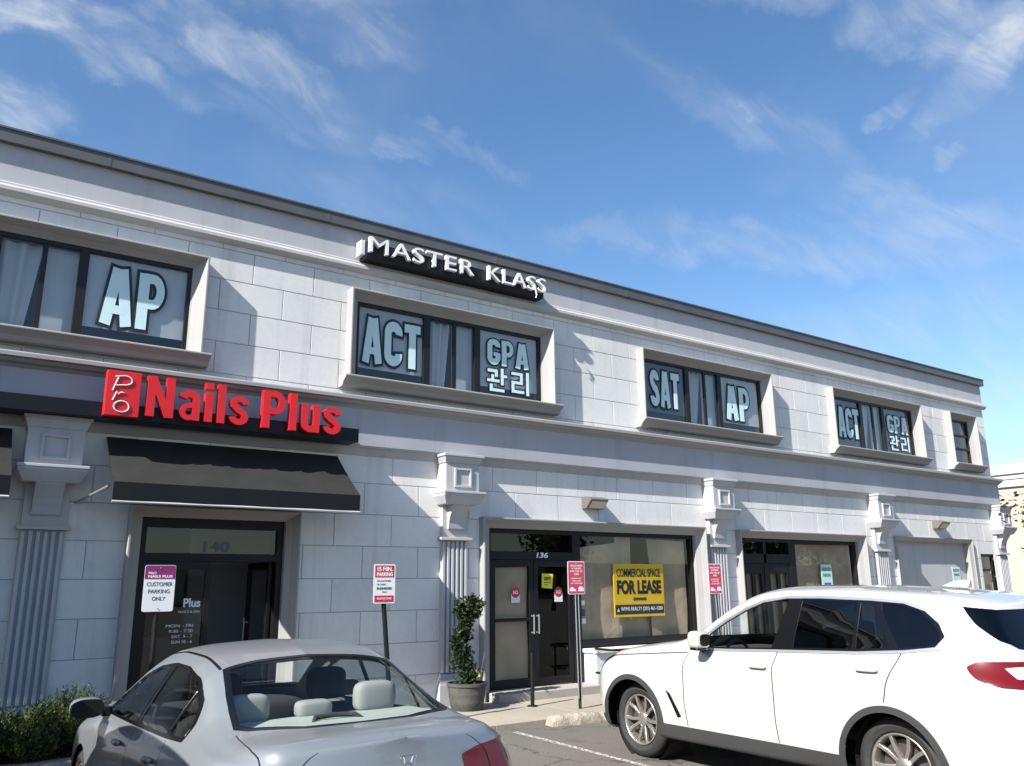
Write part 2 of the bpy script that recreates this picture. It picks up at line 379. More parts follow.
# ================================================================== the building
BLD = thing('commercial_building', 'long two storey grey stucco shop building with dark roof edge and pilasters', 'building', (8.0, 12.0, 0.0))
BX0, BX1 = -9.0, 24.05
NAIL = (2.10, 4.16, 0.0, 2.70); SHOP = (7.26, 12.22, 0.0, 2.74); SHOP2 = (13.32, 17.5, 0.0, 2.70)
PANEL = (18.92, 22.36, 0.0, 2.74); SMALLW = (22.86, 23.56, 0.95, 2.45); NAILL = (-4.2, -1.2, 0.0, 2.70)
UPW = [(-1.14, 2.72), (4.81, 8.65), (10.76, 14.58), (16.74, 20.5), (21.9, 23.3)]
UZ0, UZ1 = 4.78, 6.15
def wall_blocks(m, rect, holes, zrow, x_even, ln, ht, gap=0.011):
    x0, x1, z0, z1 = rect
    k = math.floor((z0-zrow)/ht)
    while zrow + k*ht < z1:
        a, b = max(z0, zrow+k*ht+gap/2), min(z1, zrow+(k+1)*ht-gap/2)
        off = x_even if k % 2 == 0 else x_even + ln/2
        i = math.floor((x0-off)/ln)
        while off + i*ln < x1:
            c, d = max(x0, off+i*ln+gap/2), min(x1, off+(i+1)*ln-gap/2)
            if b > a+0.01 and d > c+0.01:
                for r in minus((c, d, a, b), holes):
                    if r[1]-r[0] > 0.01 and r[3]-r[2] > 0.01: m.box(r[0], r[1], FY-0.012, FY+0.05, r[2], r[3])
            i += 1
        k += 1
def building():
    low = [NAIL, SHOP, SHOP2, PANEL, SMALLW, NAILL]
    uph = [(a+0.14, b-0.14, UZ0+0.06, UZ1-0.1) for a, b in UPW]
    w = MB()
    wall_blocks(w, (BX0, BX1, 0.06, 3.70), low, 2.33, 4.75, 0.898, 0.4536)
    w.build('ground_floor_wall', M['stucco'], BLD, bevel=0.004); w = MB()
    wall_blocks(w, (BX0, BX1, 4.40, 6.50), uph, 5.94, 4.27, 0.90, 0.4485)
    w.build('upper_wall', M['stucco'], BLD, bevel=0.004)
    b = MB()
    for r in minus((BX0+0.01, BX1-0.01, 0.0, 7.2), low+uph): b.box(r[0], r[1], FY-0.001, FY+0.25, r[2], r[3])
    b.build('wall_backing', M['stucco_base'], BLD)
    s = MB(); s.box(BX1-0.012, BX1+0.008, FY+0.05, FY+12, 0, 7.2); s.box(BX0-0.01, BX0+0.2, FY+0.3, FY+12, 0, 7.2); s.box(BX0, BX1-0.02, FY+11.8, FY+12, 0, 7.2)
    s.build('side_wall', M['stucco'], BLD)
    r = MB(); r.box(BX0, BX1-0.03, FY+0.26, FY+11.7, 7.0, 7.1); r.build('roof', M['roof'], BLD)
    # upper parapet band, cornice, roof edge
    p = MB(); p.box(BX0, BX1+0.02, FY-0.03, FY-0.002, 6.50, 7.24); p.box(BX1-0.03, BX1+0.03, FY, FY+12, 6.5, 7.24); p.build('parapet', M['band'], BLD)
    c = MB(); c.prism([(FY-0.004, 6.64), (FY-0.045, 6.64), (FY-0.06, 6.625), (FY-0.06, 6.60), (FY-0.085, 6.585), (FY-0.105, 6.56), (FY-0.105, 6.515), (FY-0.09, 6.50), (FY-0.05, 6.47), (FY-0.02, 6.46), (FY-0.004, 6.46)], BX0, BX1+0.10)
    c.build('cornice', M['trim'], BLD)
    f = MB(); f.box(BX0, BX1+0.10, FY-0.115, FY+0.2, 7.135, 7.30); f.box(BX1-0.1, BX1+0.10, FY+0.2, FY+12, 7.135, 7.30)
    f.prism([(FY-0.13, 7.30), (FY-0.13, 7.325), (FY+0.25, 7.335), (FY+0.25, 7.30)], BX0, BX1+0.115)
    for k in range(11): f.box(BX0+1.2+k*3.05, BX0+1.24+k*3.05, FY-0.118, FY-0.114, 7.137, 7.299)
    f.build('roof_edge', M['fascia'], BLD)
    # belt: ledge, broad band, sloped soffit
    l = MB(); l.prism([(FY-0.01, 4.50), (FY-0.28, 4.475), (FY-0.29, 4.46), (FY-0.29, 4.415), (FY-0.25, 4.40), (FY-0.22, 4.365), (FY-0.175, 4.345), (FY-0.145, 4.31), (FY-0.01, 4.31)], BX0, BX1+0.06)
    l.build('belt_ledge', M['surround'], BLD)
    l = MB(); l.prism([(FY-0.006, 4.315), (FY-0.14, 4.315), (FY-0.14, 3.77), (FY-0.125, 3.745), (FY-0.09, 3.735), (FY-0.03, 3.64), (FY-0.006, 3.63)], BX0, BX1+0.02)
    l.build('belt_course', M['belt'], BLD)
    # rooms behind the glass
    i = MB()
    for x0, x1 in ((-4.4, -0.9), (1.7, 6.6), (6.9, 12.6), (13.0, 17.9), (22.4, 23.9)):
        i.box(x0, x1, FY+5.4, FY+5.5, 0, 3.1); i.box(x0, x1, FY+0.27, FY+5.4, 3.0, 3.1); i.box(x0, x1, FY+0.27, FY+5.4, 0.02, 0.1)
        i.box(x0-0.05, x0+0.02, FY+0.27, FY+5.4, 0.1, 3.0); i.box(x1-0.02, x1+0.05, FY+0.27, FY+5.4, 0.1, 3.0)
    for a, b in UPW:
        i.box(a, b, FY+2.4, FY+2.5, 4.4, 6.5); i.box(a, b, FY+0.27, FY+2.4, 6.4, 6.5); i.box(a, b, FY+0.27, FY+2.4, 4.4, 4.5); i.box(a, a+0.03, FY+0.27, FY+2.4, 4.5, 6.4); i.box(b-0.03, b, FY+0.27, FY+2.4, 4.5, 6.4)
    i.build('room', M['interior'], BLD)

    # pilasters
    for n, xc in enumerate((1.13, 6.71, 12.67, 18.22, 23.93, -4.9)):
        sh = MB(); wd = 0.235
        sh.box(xc-wd, xc+wd, FY-0.055, FY-0.005, 0.50, 2.44)
        nf = 6; pw = 2*wd/nf
        for k in range(nf):
            a = xc-wd+k*pw; sh.box(a+0.012, a+pw-0.026, FY-0.095, FY-0.05, 0.52, 2.42)
        pil = sh.build('pilaster', M['band'], BLD, bevel=0.005)
        ba = MB(); ba.box(xc-wd-0.04, xc+wd+0.04, FY-0.13, FY-0.005, 0.06, 0.34)
        ba.frustum((xc-wd-0.04, xc+wd+0.04, FY-0.13, FY-0.005), 0.34, (xc-wd, xc+wd, FY-0.10, FY-0.005), 0.50); ba.build('base', M['band'], pil, bevel=0.006)
        nk = MB(); nk.box(xc-wd-0.045, xc+wd+0.045, FY-0.135, FY-0.005, 2.44, 2.485); nk.box(xc-wd, xc+wd, FY-0.085, FY-0.005, 2.485, 3.0); nk.build('neck', M['trim'], pil, bevel=0.005)
        br = MB(); w2 = 0.15
        br.prism([(FY-0.08, 2.62), (FY-0.105, 2.60), (FY-0.125, 2.62), (FY-0.135, 2.70), (FY-0.17, 2.80), (FY-0.235, 2.90), (FY-0.28, 2.96), (FY-0.28, 3.0), (FY-0.08, 3.0)], xc-w2, xc+w2); br.build('bracket', M['band'], pil, bevel=0.004)
        cp = MB(); hw = 0.30
        cp.box(xc-hw, xc+hw, FY-0.29, FY-0.005, 3.17, 3.62)
        cp.box(xc-0.375, xc+0.375, FY-0.385, FY-0.005, 3.135, 3.172)
        cp.frustum((xc-0.29, xc+0.29, FY-0.29, FY-0.005), 2.975, (xc-0.365, xc+0.365, FY-0.37, FY-0.005), 3.10); cp.box(xc-0.365, xc+0.365, FY-0.372, FY-0.005, 3.10, 3.137)
        cp.box(xc-0.36, xc+0.36, FY-0.36, FY-0.005, 3.70, 3.742); cp.frustum((xc-hw-0.01, xc+hw+0.01, FY-0.30, FY-0.005), 3.60, (xc-0.345, xc+0.345, FY-0.345, FY-0.005), 3.70)
        cap = cp.build('capital', M['band'], pil, bevel=0.006)
        sq = MB(); a, z0, z1 = 0.155, 3.23, 3.53
        for q in ((xc-a, xc+a, z1-0.035, z1), (xc-a, xc+a, z0, z0+0.035), (xc-a, xc-a+0.035, z0+0.035, z1-0.035), (xc+a-0.035, xc+a, z0+0.035, z1-0.035)): sq.box(q[0], q[1], FY-0.315, FY-0.288, q[2], q[3])
        sq.build('square_moulding', M['trim'], pil, bevel=0.004)
building()

def trim_ring(x0, x1, z0, z1, ws, wt, wb, d, d_in, parent, name, reveal=0.10, bottom=True, m=None):
    prof = [(0.0, 0.0), (0.0, d-0.010), (0.05, d), (0.16, d), (0.22, d-0.015), (0.50, d_in+(d-d_in)*0.55), (0.54, d_in+(d-d_in)*0.47), (0.92, d_in+0.02), (1.0, d_in+0.012), (1.0, -reveal)]
    b = MB(); n = len(prof); vs = []; fs = []
    for t, dd in prof:
        a0, a1, b1 = x0+t*ws, x1-t*ws, z1-t*wt; b0 = z0+t*wb if bottom else z0
        vs += [(a0, FY-dd, b0), (a0, FY-dd, b1), (a1, FY-dd, b1), (a1, FY-dd, b0)]
    for i in range(n-1):
        for k in range(4 if bottom else 3): fs.append((i*4+k, i*4+(k+1) % 4, (i+1)*4+(k+1) % 4, (i+1)*4+k))
    b.add(vs, fs)
    return b.build(name, m or M['surround'], parent, recalc=True)
def bars(m, lst, y0, y1):
    for a, b, c, d in lst: m.box(a, b, y0, y1, c, d)
def pane(m, a, b, c, d, y): m.add([(a, y, c), (b, y, c), (b, y, d), (a, y, d)], [(0, 1, 2, 3)])

# upper windows: a moulded surround, a deep sill, three lights, blinds and big stuck-on letters
LETTERS = []
def upper_window(n, a, b):
    fr = trim_ring(a, b, UZ0, UZ1, 0.17, 0.14, 0.03, 0.20, 0.0, BLD, 'window', reveal=0.02)
    s = MB(); s.prism([(FY-0.01, UZ0+0.012), (FY-0.29, UZ0-0.005), (FY-0.30, UZ0-0.015), (FY-0.30, UZ0-0.03), (FY-0.265, UZ0-0.055), (FY-0.20, UZ0-0.10), (FY-0.17, UZ0-0.15), (FY-0.14, UZ0-0.165), (FY-0.01, UZ0-0.165)], a-0.09, b+0.09)
    s.build('sill', M['surround'], fr)
    i0, i1, z0, z1 = a+0.165, b-0.165, UZ0+0.02, UZ1-0.135
    f = MB(); t = 0.055
    bars(f, [(i0, i1, z1-t, z1), (i0, i1, z0, z0+t), (i0, i0+t, z0+t, z1-t), (i1-t, i1, z0+t, z1-t)], FY+0.01, FY+0.07)
    if b-a > 2:
        wd = i1-i0; m1, m2, m3 = i0+0.352*wd, i0+0.50*wd, i0+0.625*wd
        bars(f, [(m1-0.055, m1+0.055, z0+t, z1-t), (m3-0.055, m3+0.055, z0+t, z1-t)], FY+0.012, FY+0.072)
        bars(f, [(m2-0.03, m2+0.03, z0+t, z1-t)], FY+0.02, FY+0.06)
        cuts = [i0+t, m1-0.055, m1+0.055, m2-0.03, m2+0.03, m3-0.055, m3+0.055, i1-t]
        panes = [(cuts[k], cuts[k+1]) for k in (0, 2, 4, 6)]
    else:
        h = (z1-z0-2*t)/3
        for k in (1, 2): bars(f, [(i0+t, i1-t, z0+t+k*h-0.025, z0+t+k*h+0.025)], FY+0.012, FY+0.072)
        panes = [(i0+t, i1-t)]
    f.build('sash', M['bronze'], fr)
    for k, (p0, p1) in enumerate(panes):
        g = MB(); pane(g, p0, p1, z0+t, z1-t, FY+0.045); g.build('pane', M['winglass'], fr)
    return fr, panes, z0+t, z1-t
UP = [upper_window(n, a, b) for n, (a, b) in enumerate(UPW)]
def blinds():
    for n, (fr, panes, z0, z1) in enumerate(UP):
        b = MB(); cu = MB(); dk = MB()
        if len(panes) == 1:
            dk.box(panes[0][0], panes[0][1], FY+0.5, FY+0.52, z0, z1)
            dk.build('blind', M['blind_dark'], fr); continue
        for k, (p0, p1) in enumerate(panes):
            if k in (0, 3):
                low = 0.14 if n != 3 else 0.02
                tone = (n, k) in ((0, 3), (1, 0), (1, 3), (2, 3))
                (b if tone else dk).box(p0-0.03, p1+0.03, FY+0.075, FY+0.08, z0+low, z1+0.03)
            elif k == 2:
                b.box(p0-0.02, p1+0.02, FY+0.14, FY+0.145, z0+0.02, z1)
            else:
                rng = random.Random(n*7+1)
                ph = rng.random()*6
                cu.grid(lambda u, v: (p0-0.02+(p1-p0+0.04)*(0.25+0.75*u if n else u)*(0.75+0.25*v), FY+0.17+0.03*math.sin(u*16+ph+v*1.5), z0+(z1-z0)*v), 24, 6)
        if b.v: b.build('blind', M['blind'], fr)
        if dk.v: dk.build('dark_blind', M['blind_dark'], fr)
        if cu.v: cu.build('curtain', M['curtain'], fr, smooth=True)
blinds()

def stroke_text(m, glyphs, rect, y, depth, grow=0.0):
    """block lettering from unit boxes: (x0, x1, z0, z1) inside a 0..1 square"""
    x0, x1, z0, z1 = rect
    for k, (a, b, c, d) in enumerate(glyphs):
        m.box(x0+(x1-x0)*a-grow, x0+(x1-x0)*b+grow, y-depth-0.0004*k, y, z0+(z1-z0)*c-grow, z0+(z1-z0)*d+grow)
KOR_A = [(0.02, 0.50, 0.80, 0.93), (0.37, 0.50, 0.62, 0.80), (0.20, 0.32, 0.50, 0.70), (0.0, 0.58, 0.39, 0.51), (0.66, 0.79, 0.30, 1.0), (0.79, 0.96, 0.62, 0.74), (0.12, 0.25, 0.0, 0.30), (0.25, 0.82, 0.0, 0.12)]
KOR_B = [(0.04, 0.60, 0.82, 0.94), (0.47, 0.60, 0.54, 0.82), (0.04, 0.60, 0.44, 0.56), (0.04, 0.17, 0.14, 0.44), (0.04, 0.66, 0.06, 0.18), (0.78, 0.92, 0.0, 1.0)]
# block lettering drawn from ribbons, for the heavy condensed faces
def _arc(cx, cz, rx, rz, a0, a1, n=12):
    return [(cx+rx*math.cos(math.radians(a0+(a1-a0)*k/n)), cz+rz*math.sin(math.radians(a0+(a1-a0)*k/n))) for k in range(n+1)]
def ribbon(pts, t, ext=0.0):
    p = [Vector(q) for q in pts]; p = [q for k, q in enumerate(p) if k == 0 or (q-p[k-1]).length > 1e-5]; n = len(p)
    if ext:
        p[0] = p[0]-(p[1]-p[0]).normalized()*ext; p[-1] = p[-1]+(p[-1]-p[-2]).normalized()*ext
    L, R = [], []
    for i in range(n):
        a = (p[i]-p[i-1]).normalized() if i else None; b = (p[i+1]-p[i]).normalized() if i < n-1 else None
        if a is None: a = b
        if b is None: b = a
        na, nb = Vector((-a.y, a.x)), Vector((-b.y, b.x)); m = (na+nb)
        m = m/max(m.length, 1e-6); k = t/2/max(0.5, m.dot(na))
        L.append(p[i]+m*k); R.append(p[i]-m*k)
    return [tuple(q) for q in L+R[::-1]]
_S = lambda w, h, t: _arc(w/2, h-0.26*h, w/2-t/2, 0.26*h-t/2, -5, 180, 12)+[(t*0.62, h*0.66), (w*0.42, h*0.535), (w*0.66, h*0.45), (w-t*0.58, h*0.34)]+_arc(w/2, 0.26*h, w/2-t/2, 0.26*h-t/2, 0, -185, 12)
def glyph(ch, t=0.225):
    """(width, [(centreline, thickness) ...]) for a unit high capital"""
    w = 0.60; c = w/2
    C = _arc(c, 0.74, c-t/2, 0.26-t/2, -12, 180)+_arc(c, 0.26, c-t/2, 0.26-t/2, 180, 372)
    if ch == 'A': return 0.66, [([(t*0.52, 0), (0.285, 1.0)], t*0.98), ([(0.66-t*0.52, 0), (0.375, 1.0)], t*0.98), ([(0.16, 0.27), (0.50, 0.27)], 0.15)]
    if ch == 'C': return w, [(C, t)]
    if ch == 'G': return w, [(C[:-4]+[(w-t/2, 0.26), (w-t/2, 0.47)], t), ([(c-0.02, 0.42), (w-t/2, 0.42)], 0.14)]
    if ch == 'T': return 0.56, [([(0, 1-t*0.42), (0.56, 1-t*0.42)], t*0.84), ([(0.28, 0.0), (0.28, 0.95)], t*1.05)]
    if ch == 'P': return 0.58, [([(t/2, 0), (t/2, 1)], t), ([(t/2, 1-0.08), (0.30, 1-0.08)]+_arc(0.30, 0.69, 0.28-t/2, 0.23, 90, -90)+[(t/2, 0.46)], 0.17)]
    if ch == 'S': return 0.58, [(_S(0.58, 1.0, t), t)]
    if ch == 'N': return 0.62, [([(t/2, 0), (t/2, 1)], t), ([(0.62-t/2, 0), (0.62-t/2, 1)], t), ([(t*0.55, 0.97), (0.62-t*0.55, 0.03)], t*0.95)]
    h = 0.75
    if ch == 'a': return 0.50, [(_arc(0.25, 0.54, 0.25-t/2, 0.21-t/2+0.01, 175, 0, 10)+[(0.50-t/2, 0.54), (0.50-t/2, 0)], t), ([(0.50-t/2, 0.40), (0.28, 0.37)]+_arc(0.24, 0.21, 0.24-t/2, 0.155, 100, 270, 10)+[(0.50-t/2, 0.12)], 0.13)]
    if ch == 'i': return t, [([(t/2, 0), (t/2, h)], t), ([(t/2, 0.84), (t/2, 1.0)], t)]
    if ch == 'l': return t, [([(t/2, 0), (t/2, 1)], t)]
    if ch == 's': return 0.47, [(_S(0.47, h, 0.155), 0.155)]
    if ch == 'u': return 0.50, [([(t/2, h), (t/2, 0.25)]+_arc(0.25, 0.25, 0.25-t/2, 0.25-0.08, 180, 350, 10), t*0.95), ([(0.50-t/2, 0), (0.50-t/2, h)], t)]
def block_word(body, rect, gap=0.075, wt=0.225):
    """list of (char, x of its left edge, scale x, scale z)"""
    ws = [glyph(ch, wt)[0] for ch in body]; tot = sum(ws)+gap*(len(body)-1)
    sx = (rect[1]-rect[0])/tot; sz = rect[3]-rect[2]; x = rect[0]; out = []
    for ch, w in zip(body, ws): out.append((ch, x, sx, sz)); x += (w+gap)*sx
    return out
def put_glyph(m, ch, x, z, sx, sz, y, depth, grow=0.0, wt=0.225):
    for k, (line, t) in enumerate(glyph(ch, wt)[1]):
        pts = ribbon(line, t+2*grow, grow) if grow else ribbon(line, t)
        m.plate([(x+px*sx, z+pz*sz) for px, pz in pts], y-depth-0.0006*k, y)

def window_words():
    Y = FY+0.035
    def word(win, body, rect, label, bold=0.075, grow=0.05, korean=False):
        t = thing('window_lettering', label, 'lettering', ((rect[0]+rect[1])/2, Y, rect[2]))
        if not korean:
            a = MB(); b = MB()
            for ch, x, sx, sz in block_word(body, rect, 0.07):
                put_glyph(a, ch, x, rect[2], sx, sz, Y-0.002, 0.004); put_glyph(b, ch, x, rect[2], sx, sz, Y+0.002, 0.002, 0.06)
        else:
            a = MB(); b = MB(); x0, x1, z0, z1 = rect; h = (x1-x0)/2
            for k, G in enumerate((KOR_A, KOR_B)):
                r = (x0+k*h*1.06, x0+k*h*1.06+h*0.92, z0, z1)
                stroke_text(a, G, r, Y-0.002, 0.004); stroke_text(b, G, r, Y+0.002, 0.003, 0.022)
        a.build('letters', M['poster'], t); b.build('outline', M['ink'], t)
    word(0, 'AP', (1.47, 2.24, 5.05, 5.82), 'large pale AP letters in the window above the nail salon')
    word(1, 'ACT', (5.10, 6.10, 5.08, 5.80), 'pale ACT letters in the window under the MASTER KLASS sign')
    word(1, 'GPA', (7.38, 8.24, 5.38, 5.83), 'pale GPA letters in the window under the MASTER KLASS sign', 0.06)
    word(1, '', (7.38, 8.28, 4.92, 5.33), 'pale Korean lettering in the window under the MASTER KLASS sign', korean=True)
    word(2, 'SAT', (11.14, 11.94, 5.10, 5.82), 'pale SAT letters in the window left of an AP')
    word(2, 'AP', (13.30, 14.05, 5.06, 5.78), 'pale AP letters in the same window as SAT')
    word(3, 'ACT', (17.18, 18.02, 5.06, 5.78), 'pale ACT letters in the last wide window to the right')
    word(3, 'GPA', (19.24, 20.15, 5.36, 5.80), 'pale GPA letters in the last wide window to the right', 0.06)
    word(3, '', (19.28, 20.17, 4.92, 5.30), 'pale Korean lettering in the last wide window to the right', korean=True)
window_words()

# ------------------------------------------------------------------ ground floor fronts
DY = FY+0.06                                     # shopfront frames stand a little behind the wall face
def nail_front():
    trim_ring(2.04, 4.22, 0.06, 2.77, 0.17, 0.13, 0, 0.15, 0.0, BLD, 'door_surround', reveal=0.14, bottom=False)
    x0, x1, z1 = 2.19, 4.07, 2.66
    f = MB()
    bars(f, [(x0, x1, z1-0.14, z1), (x0, x0+0.10, 0.06, z1-0.14), (x1-0.10, x1, 0.06, z1-0.14), (x0+0.10, x1-0.10, 2.10, 2.20)], DY, DY+0.10)
    d = f.build('door', M['black'], BLD, bevel=0.004)
    g = MB(); pane(g, x0+0.10, x1-0.10, 2.20, z1-0.14, DY+0.05); g.build('transom', M['doorglass'], d)
    xm = 3.12
    l = MB(); bars(l, [(x0+0.10, x0+0.18, 0.08, 2.10), (xm-0.07, xm, 0.08, 2.10), (x0+0.18, xm-0.07, 2.0, 2.10), (x0+0.18, xm-0.07, 0.08, 0.30)], DY+0.02, DY+0.075); l.build('leaf', M['black'], d, bevel=0.003)
    g = MB(); pane(g, x0+0.18, xm-0.07, 0.30, 2.0, DY+0.05); g.build('pane', M['doorglass'], d)
    # right leaf stands open into the room
    o = MB(); X = x1-0.10; bars_y = [(DY+0.12, DY+0.20), (DY+0.94, DY+1.02)]
    for a, b in bars_y: o.box(X-0.06, X-0.01, a, b, 0.08, 2.10)
    o.box(X-0.06, X-0.01, DY+0.20, DY+0.94, 2.0, 2.10); o.box(X-0.06, X-0.01, DY+0.20, DY+0.94, 0.08, 0.30); o.build('leaf', M['black'], d, bevel=0.003)
    h = MB(); h.tube([(X-0.11, DY+0.88, 0.85), (X-0.11, DY+0.88, 1.35)], 0.013); h.box(X-0.11, X-0.05, DY+0.87, DY+0.89, 0.90, 0.92); h.box(X-0.11, X-0.05, DY+0.87, DY+0.89, 1.28, 1.30); h.build('handle', M['galv'], d)
    # wording on the left leaf
    lines = [('Plus', (2.81, 3.02, 1.53, 1.64), 0.03), ('NAILS & SPA', (2.76, 3.02, 1.46, 1.49), 0.0)]
    for k, (s, x) in enumerate((('MON - FRI', 2.62), ('9:30 - 7:30', 2.66), ('SAT  9 - 7', 2.70), ('SUN 10 - 6', 2.70))): lines.append((s, (x, 2.95, 1.29-k*0.065, 1.325-k*0.065), 0.0))
    for s, r, bo in lines: t = MB(); letter_box(t, s, r, DY+0.044, 0.002, bo); t.build('door_lettering', M['white'], d, recalc=False)
    t = MB(); letter_box(t, '140', (3.0, 3.34, 2.22, 2.36), DY+0.044, 0.002, 0.03); t.build('house_number', mat('grey_numerals', (0.09, 0.10, 0.115), 0.5), d, recalc=False)
    # pale partition, a dark screen and a counter inside
    q = MB(); q.box(3.36, 4.6, FY+2.2, FY+2.3, 0.1, 3.0); q.build('partition', M['interior_pale'], BLD)
    q = MB(); q.box(2.62, 3.32, FY+2.0, FY+2.05, 1.55, 2.05); q.build('screen', M['black'], BLD)
    q = MB(); q.box(2.5, 3.5, FY+1.5, FY+1.9, 0.1, 1.1); q.build('counter', M['black'], BLD, bevel=0.01)
nail_front()
def left_front():
    trim_ring(-4.25, -1.15, 0.06, 2.77, 0.17, 0.13, 0, 0.15, 0.0, BLD, 'door_surround', reveal=0.14, bottom=False)
    f = MB(); bars(f, [(-4.1, -1.3, 2.52, 2.66), (-4.1, -4.0, 0.06, 2.52), (-1.4, -1.3, 0.06, 2.52), (-2.75, -2.65, 0.06, 2.52)], DY, DY+0.1); d = f.build('shopfront', M['black'], BLD)
    g = MB(); pane(g, -4.0, -2.75, 0.06, 2.52, DY+0.05); pane(g, -2.65, -1.4, 0.06, 2.52, DY+0.05); g.build('pane', M['shopglass'], d)
left_front()

def wrinkled(x0, x1, z0, z1, y, seed, drop=0.0, amp=0.02):
    rng = random.Random(seed); ph = [rng.random()*6.28 for _ in range(6)]
    m = MB()
    def fn(u, v):
        z = z0+(z1-z0)*v - drop*(1-u)*v
        return (x0+(x1-x0)*u + 0.01*math.sin(v*7+ph[0]), y + amp*(math.sin(u*5+ph[1]+2*v)+0.6*math.sin(v*9+u*4+ph[2])), z)
    return m.grid(fn, 20, 20)
def shop_front():
    trim_ring(7.19, 12.28, 0.06, 2.82, 0.19, 0.16, 0, 0.15, 0.0, BLD, 'shopfront_surround', reveal=0.14, bottom=False)
    x0, x1, z1 = 7.38, 12.10, 2.67; xm0, xm1 = 9.13, 9.30
    f = MB()
    bars(f, [(x0, x1, z1-0.08, z1), (x0, x0+0.08, 0.18, z1-0.08), (xm0, xm1, 0.18, z1-0.08), (x1-0.08, x1, 0.72, z1-0.08), (x0+0.08, xm0, 2.17, 2.30), (xm1, x1-0.08, 0.74, 0.86)], DY, DY+0.10)
    sf = f.build('shopfront', M['black'], BLD, bevel=0.004)
    g = MB(); pane(g, x0+0.08, xm0, 2.30, z1-0.08, DY+0.05); g.build('transom', M['shopglass'], sf)
    t = MB(); letter_box(t, '136', (8.36, 8.60, 2.20, 2.29), DY-0.002, 0.003, 0.03, 0.15); t.build('house_number', M['white'], sf, recalc=False)
    xd = 8.31
    for k, (a, b) in enumerate(((x0+0.085, xd-0.005), (xd+0.005, xm0-0.005))):
        l = MB(); s = 0.085
        bars(l, [(a, a+s, 0.20, 2.165), (b-s, b, 0.20, 2.165), (a+s, b-s, 2.06, 2.165), (a+s, b-s, 0.20, 0.32)], DY+0.015, DY+0.065)
        if k == 0: bars(l, [(a+s, b-s, 1.20, 1.25)], DY+0.015, DY+0.065)
        lf = l.build('door', M['black'], sf, bevel=0.003)
        g = MB(); pane(g, a+s, b-s, 0.32, 2.06, DY+0.045); g.build('pane', M['shopglass'], sf)
        h = MB(); hx = (b-0.045) if k == 0 else (a+0.045); h.tube([(hx, DY-0.05, 1.0), (hx, DY-0.05, 1.3)], 0.012); h.box(hx-0.01, hx+0.01, DY-0.05, DY+0.02, 1.01, 1.03); h.box(hx-0.01, hx+0.01, DY-0.05, DY+0.02, 1.27, 1.29); h.build('handle', M['galv'], sf)
    g = MB(); pane(g, xm1, x1-0.08, 0.86, z1-0.08, DY+0.05); g.build('display_pane', M['shopglass'], sf)
    # brown paper taped up inside the glass
    wrinkled(7.54, 8.22, 0.32, 2.06, DY+0.10, 1, 0.02, 0.014).build('paper_sheet', M['paper'], sf, smooth=True)
    wrinkled(9.28, 10.30, 0.84, 2.50, DY+0.14, 2, 0.12).build('paper_sheet', M['paper'], sf, smooth=True)
    wrinkled(10.22, 10.62, 0.84, 2.60, DY+0.18, 3, 0.0).build('paper_sheet', M['paper'], sf, smooth=True)
    wrinkled(10.55, 11.20, 0.84, 2.10, DY+0.22, 4, 0.1).build('paper_sheet', M['paper'], sf, smooth=True)
    wrinkled(11.05, 11.98, 0.84, 2.55, DY+0.15, 5, -0.03).build('paper_sheet', M['paper'], sf, smooth=True)
    # low wall under the display window, jutting out, and the door step
    lw = MB(); lw.box(9.34, 12.16, FY-0.24, FY+0.2, 0.06, 0.66); lw.box(9.30, 12.2, FY-0.28, FY+0.2, 0.66, 0.72)
    for k in range(5): lw.box(9.325, 9.341, FY-0.22+k*0.05, FY-0.19+k*0.05, 0.08, 0.65)
    lw.build('stall_riser', M['stucco'], BLD, bevel=0.006)
    st = MB(); st.box(7.30, 9.33, FY-0.40, FY+0.3, 0.05, 0.185); st.build('doorstep', mat('step_concrete', (0.34, 0.31, 0.27), 0.9, noise=(3, 0.1)), BLD, bevel=0.012)
    return sf
SF = shop_front()
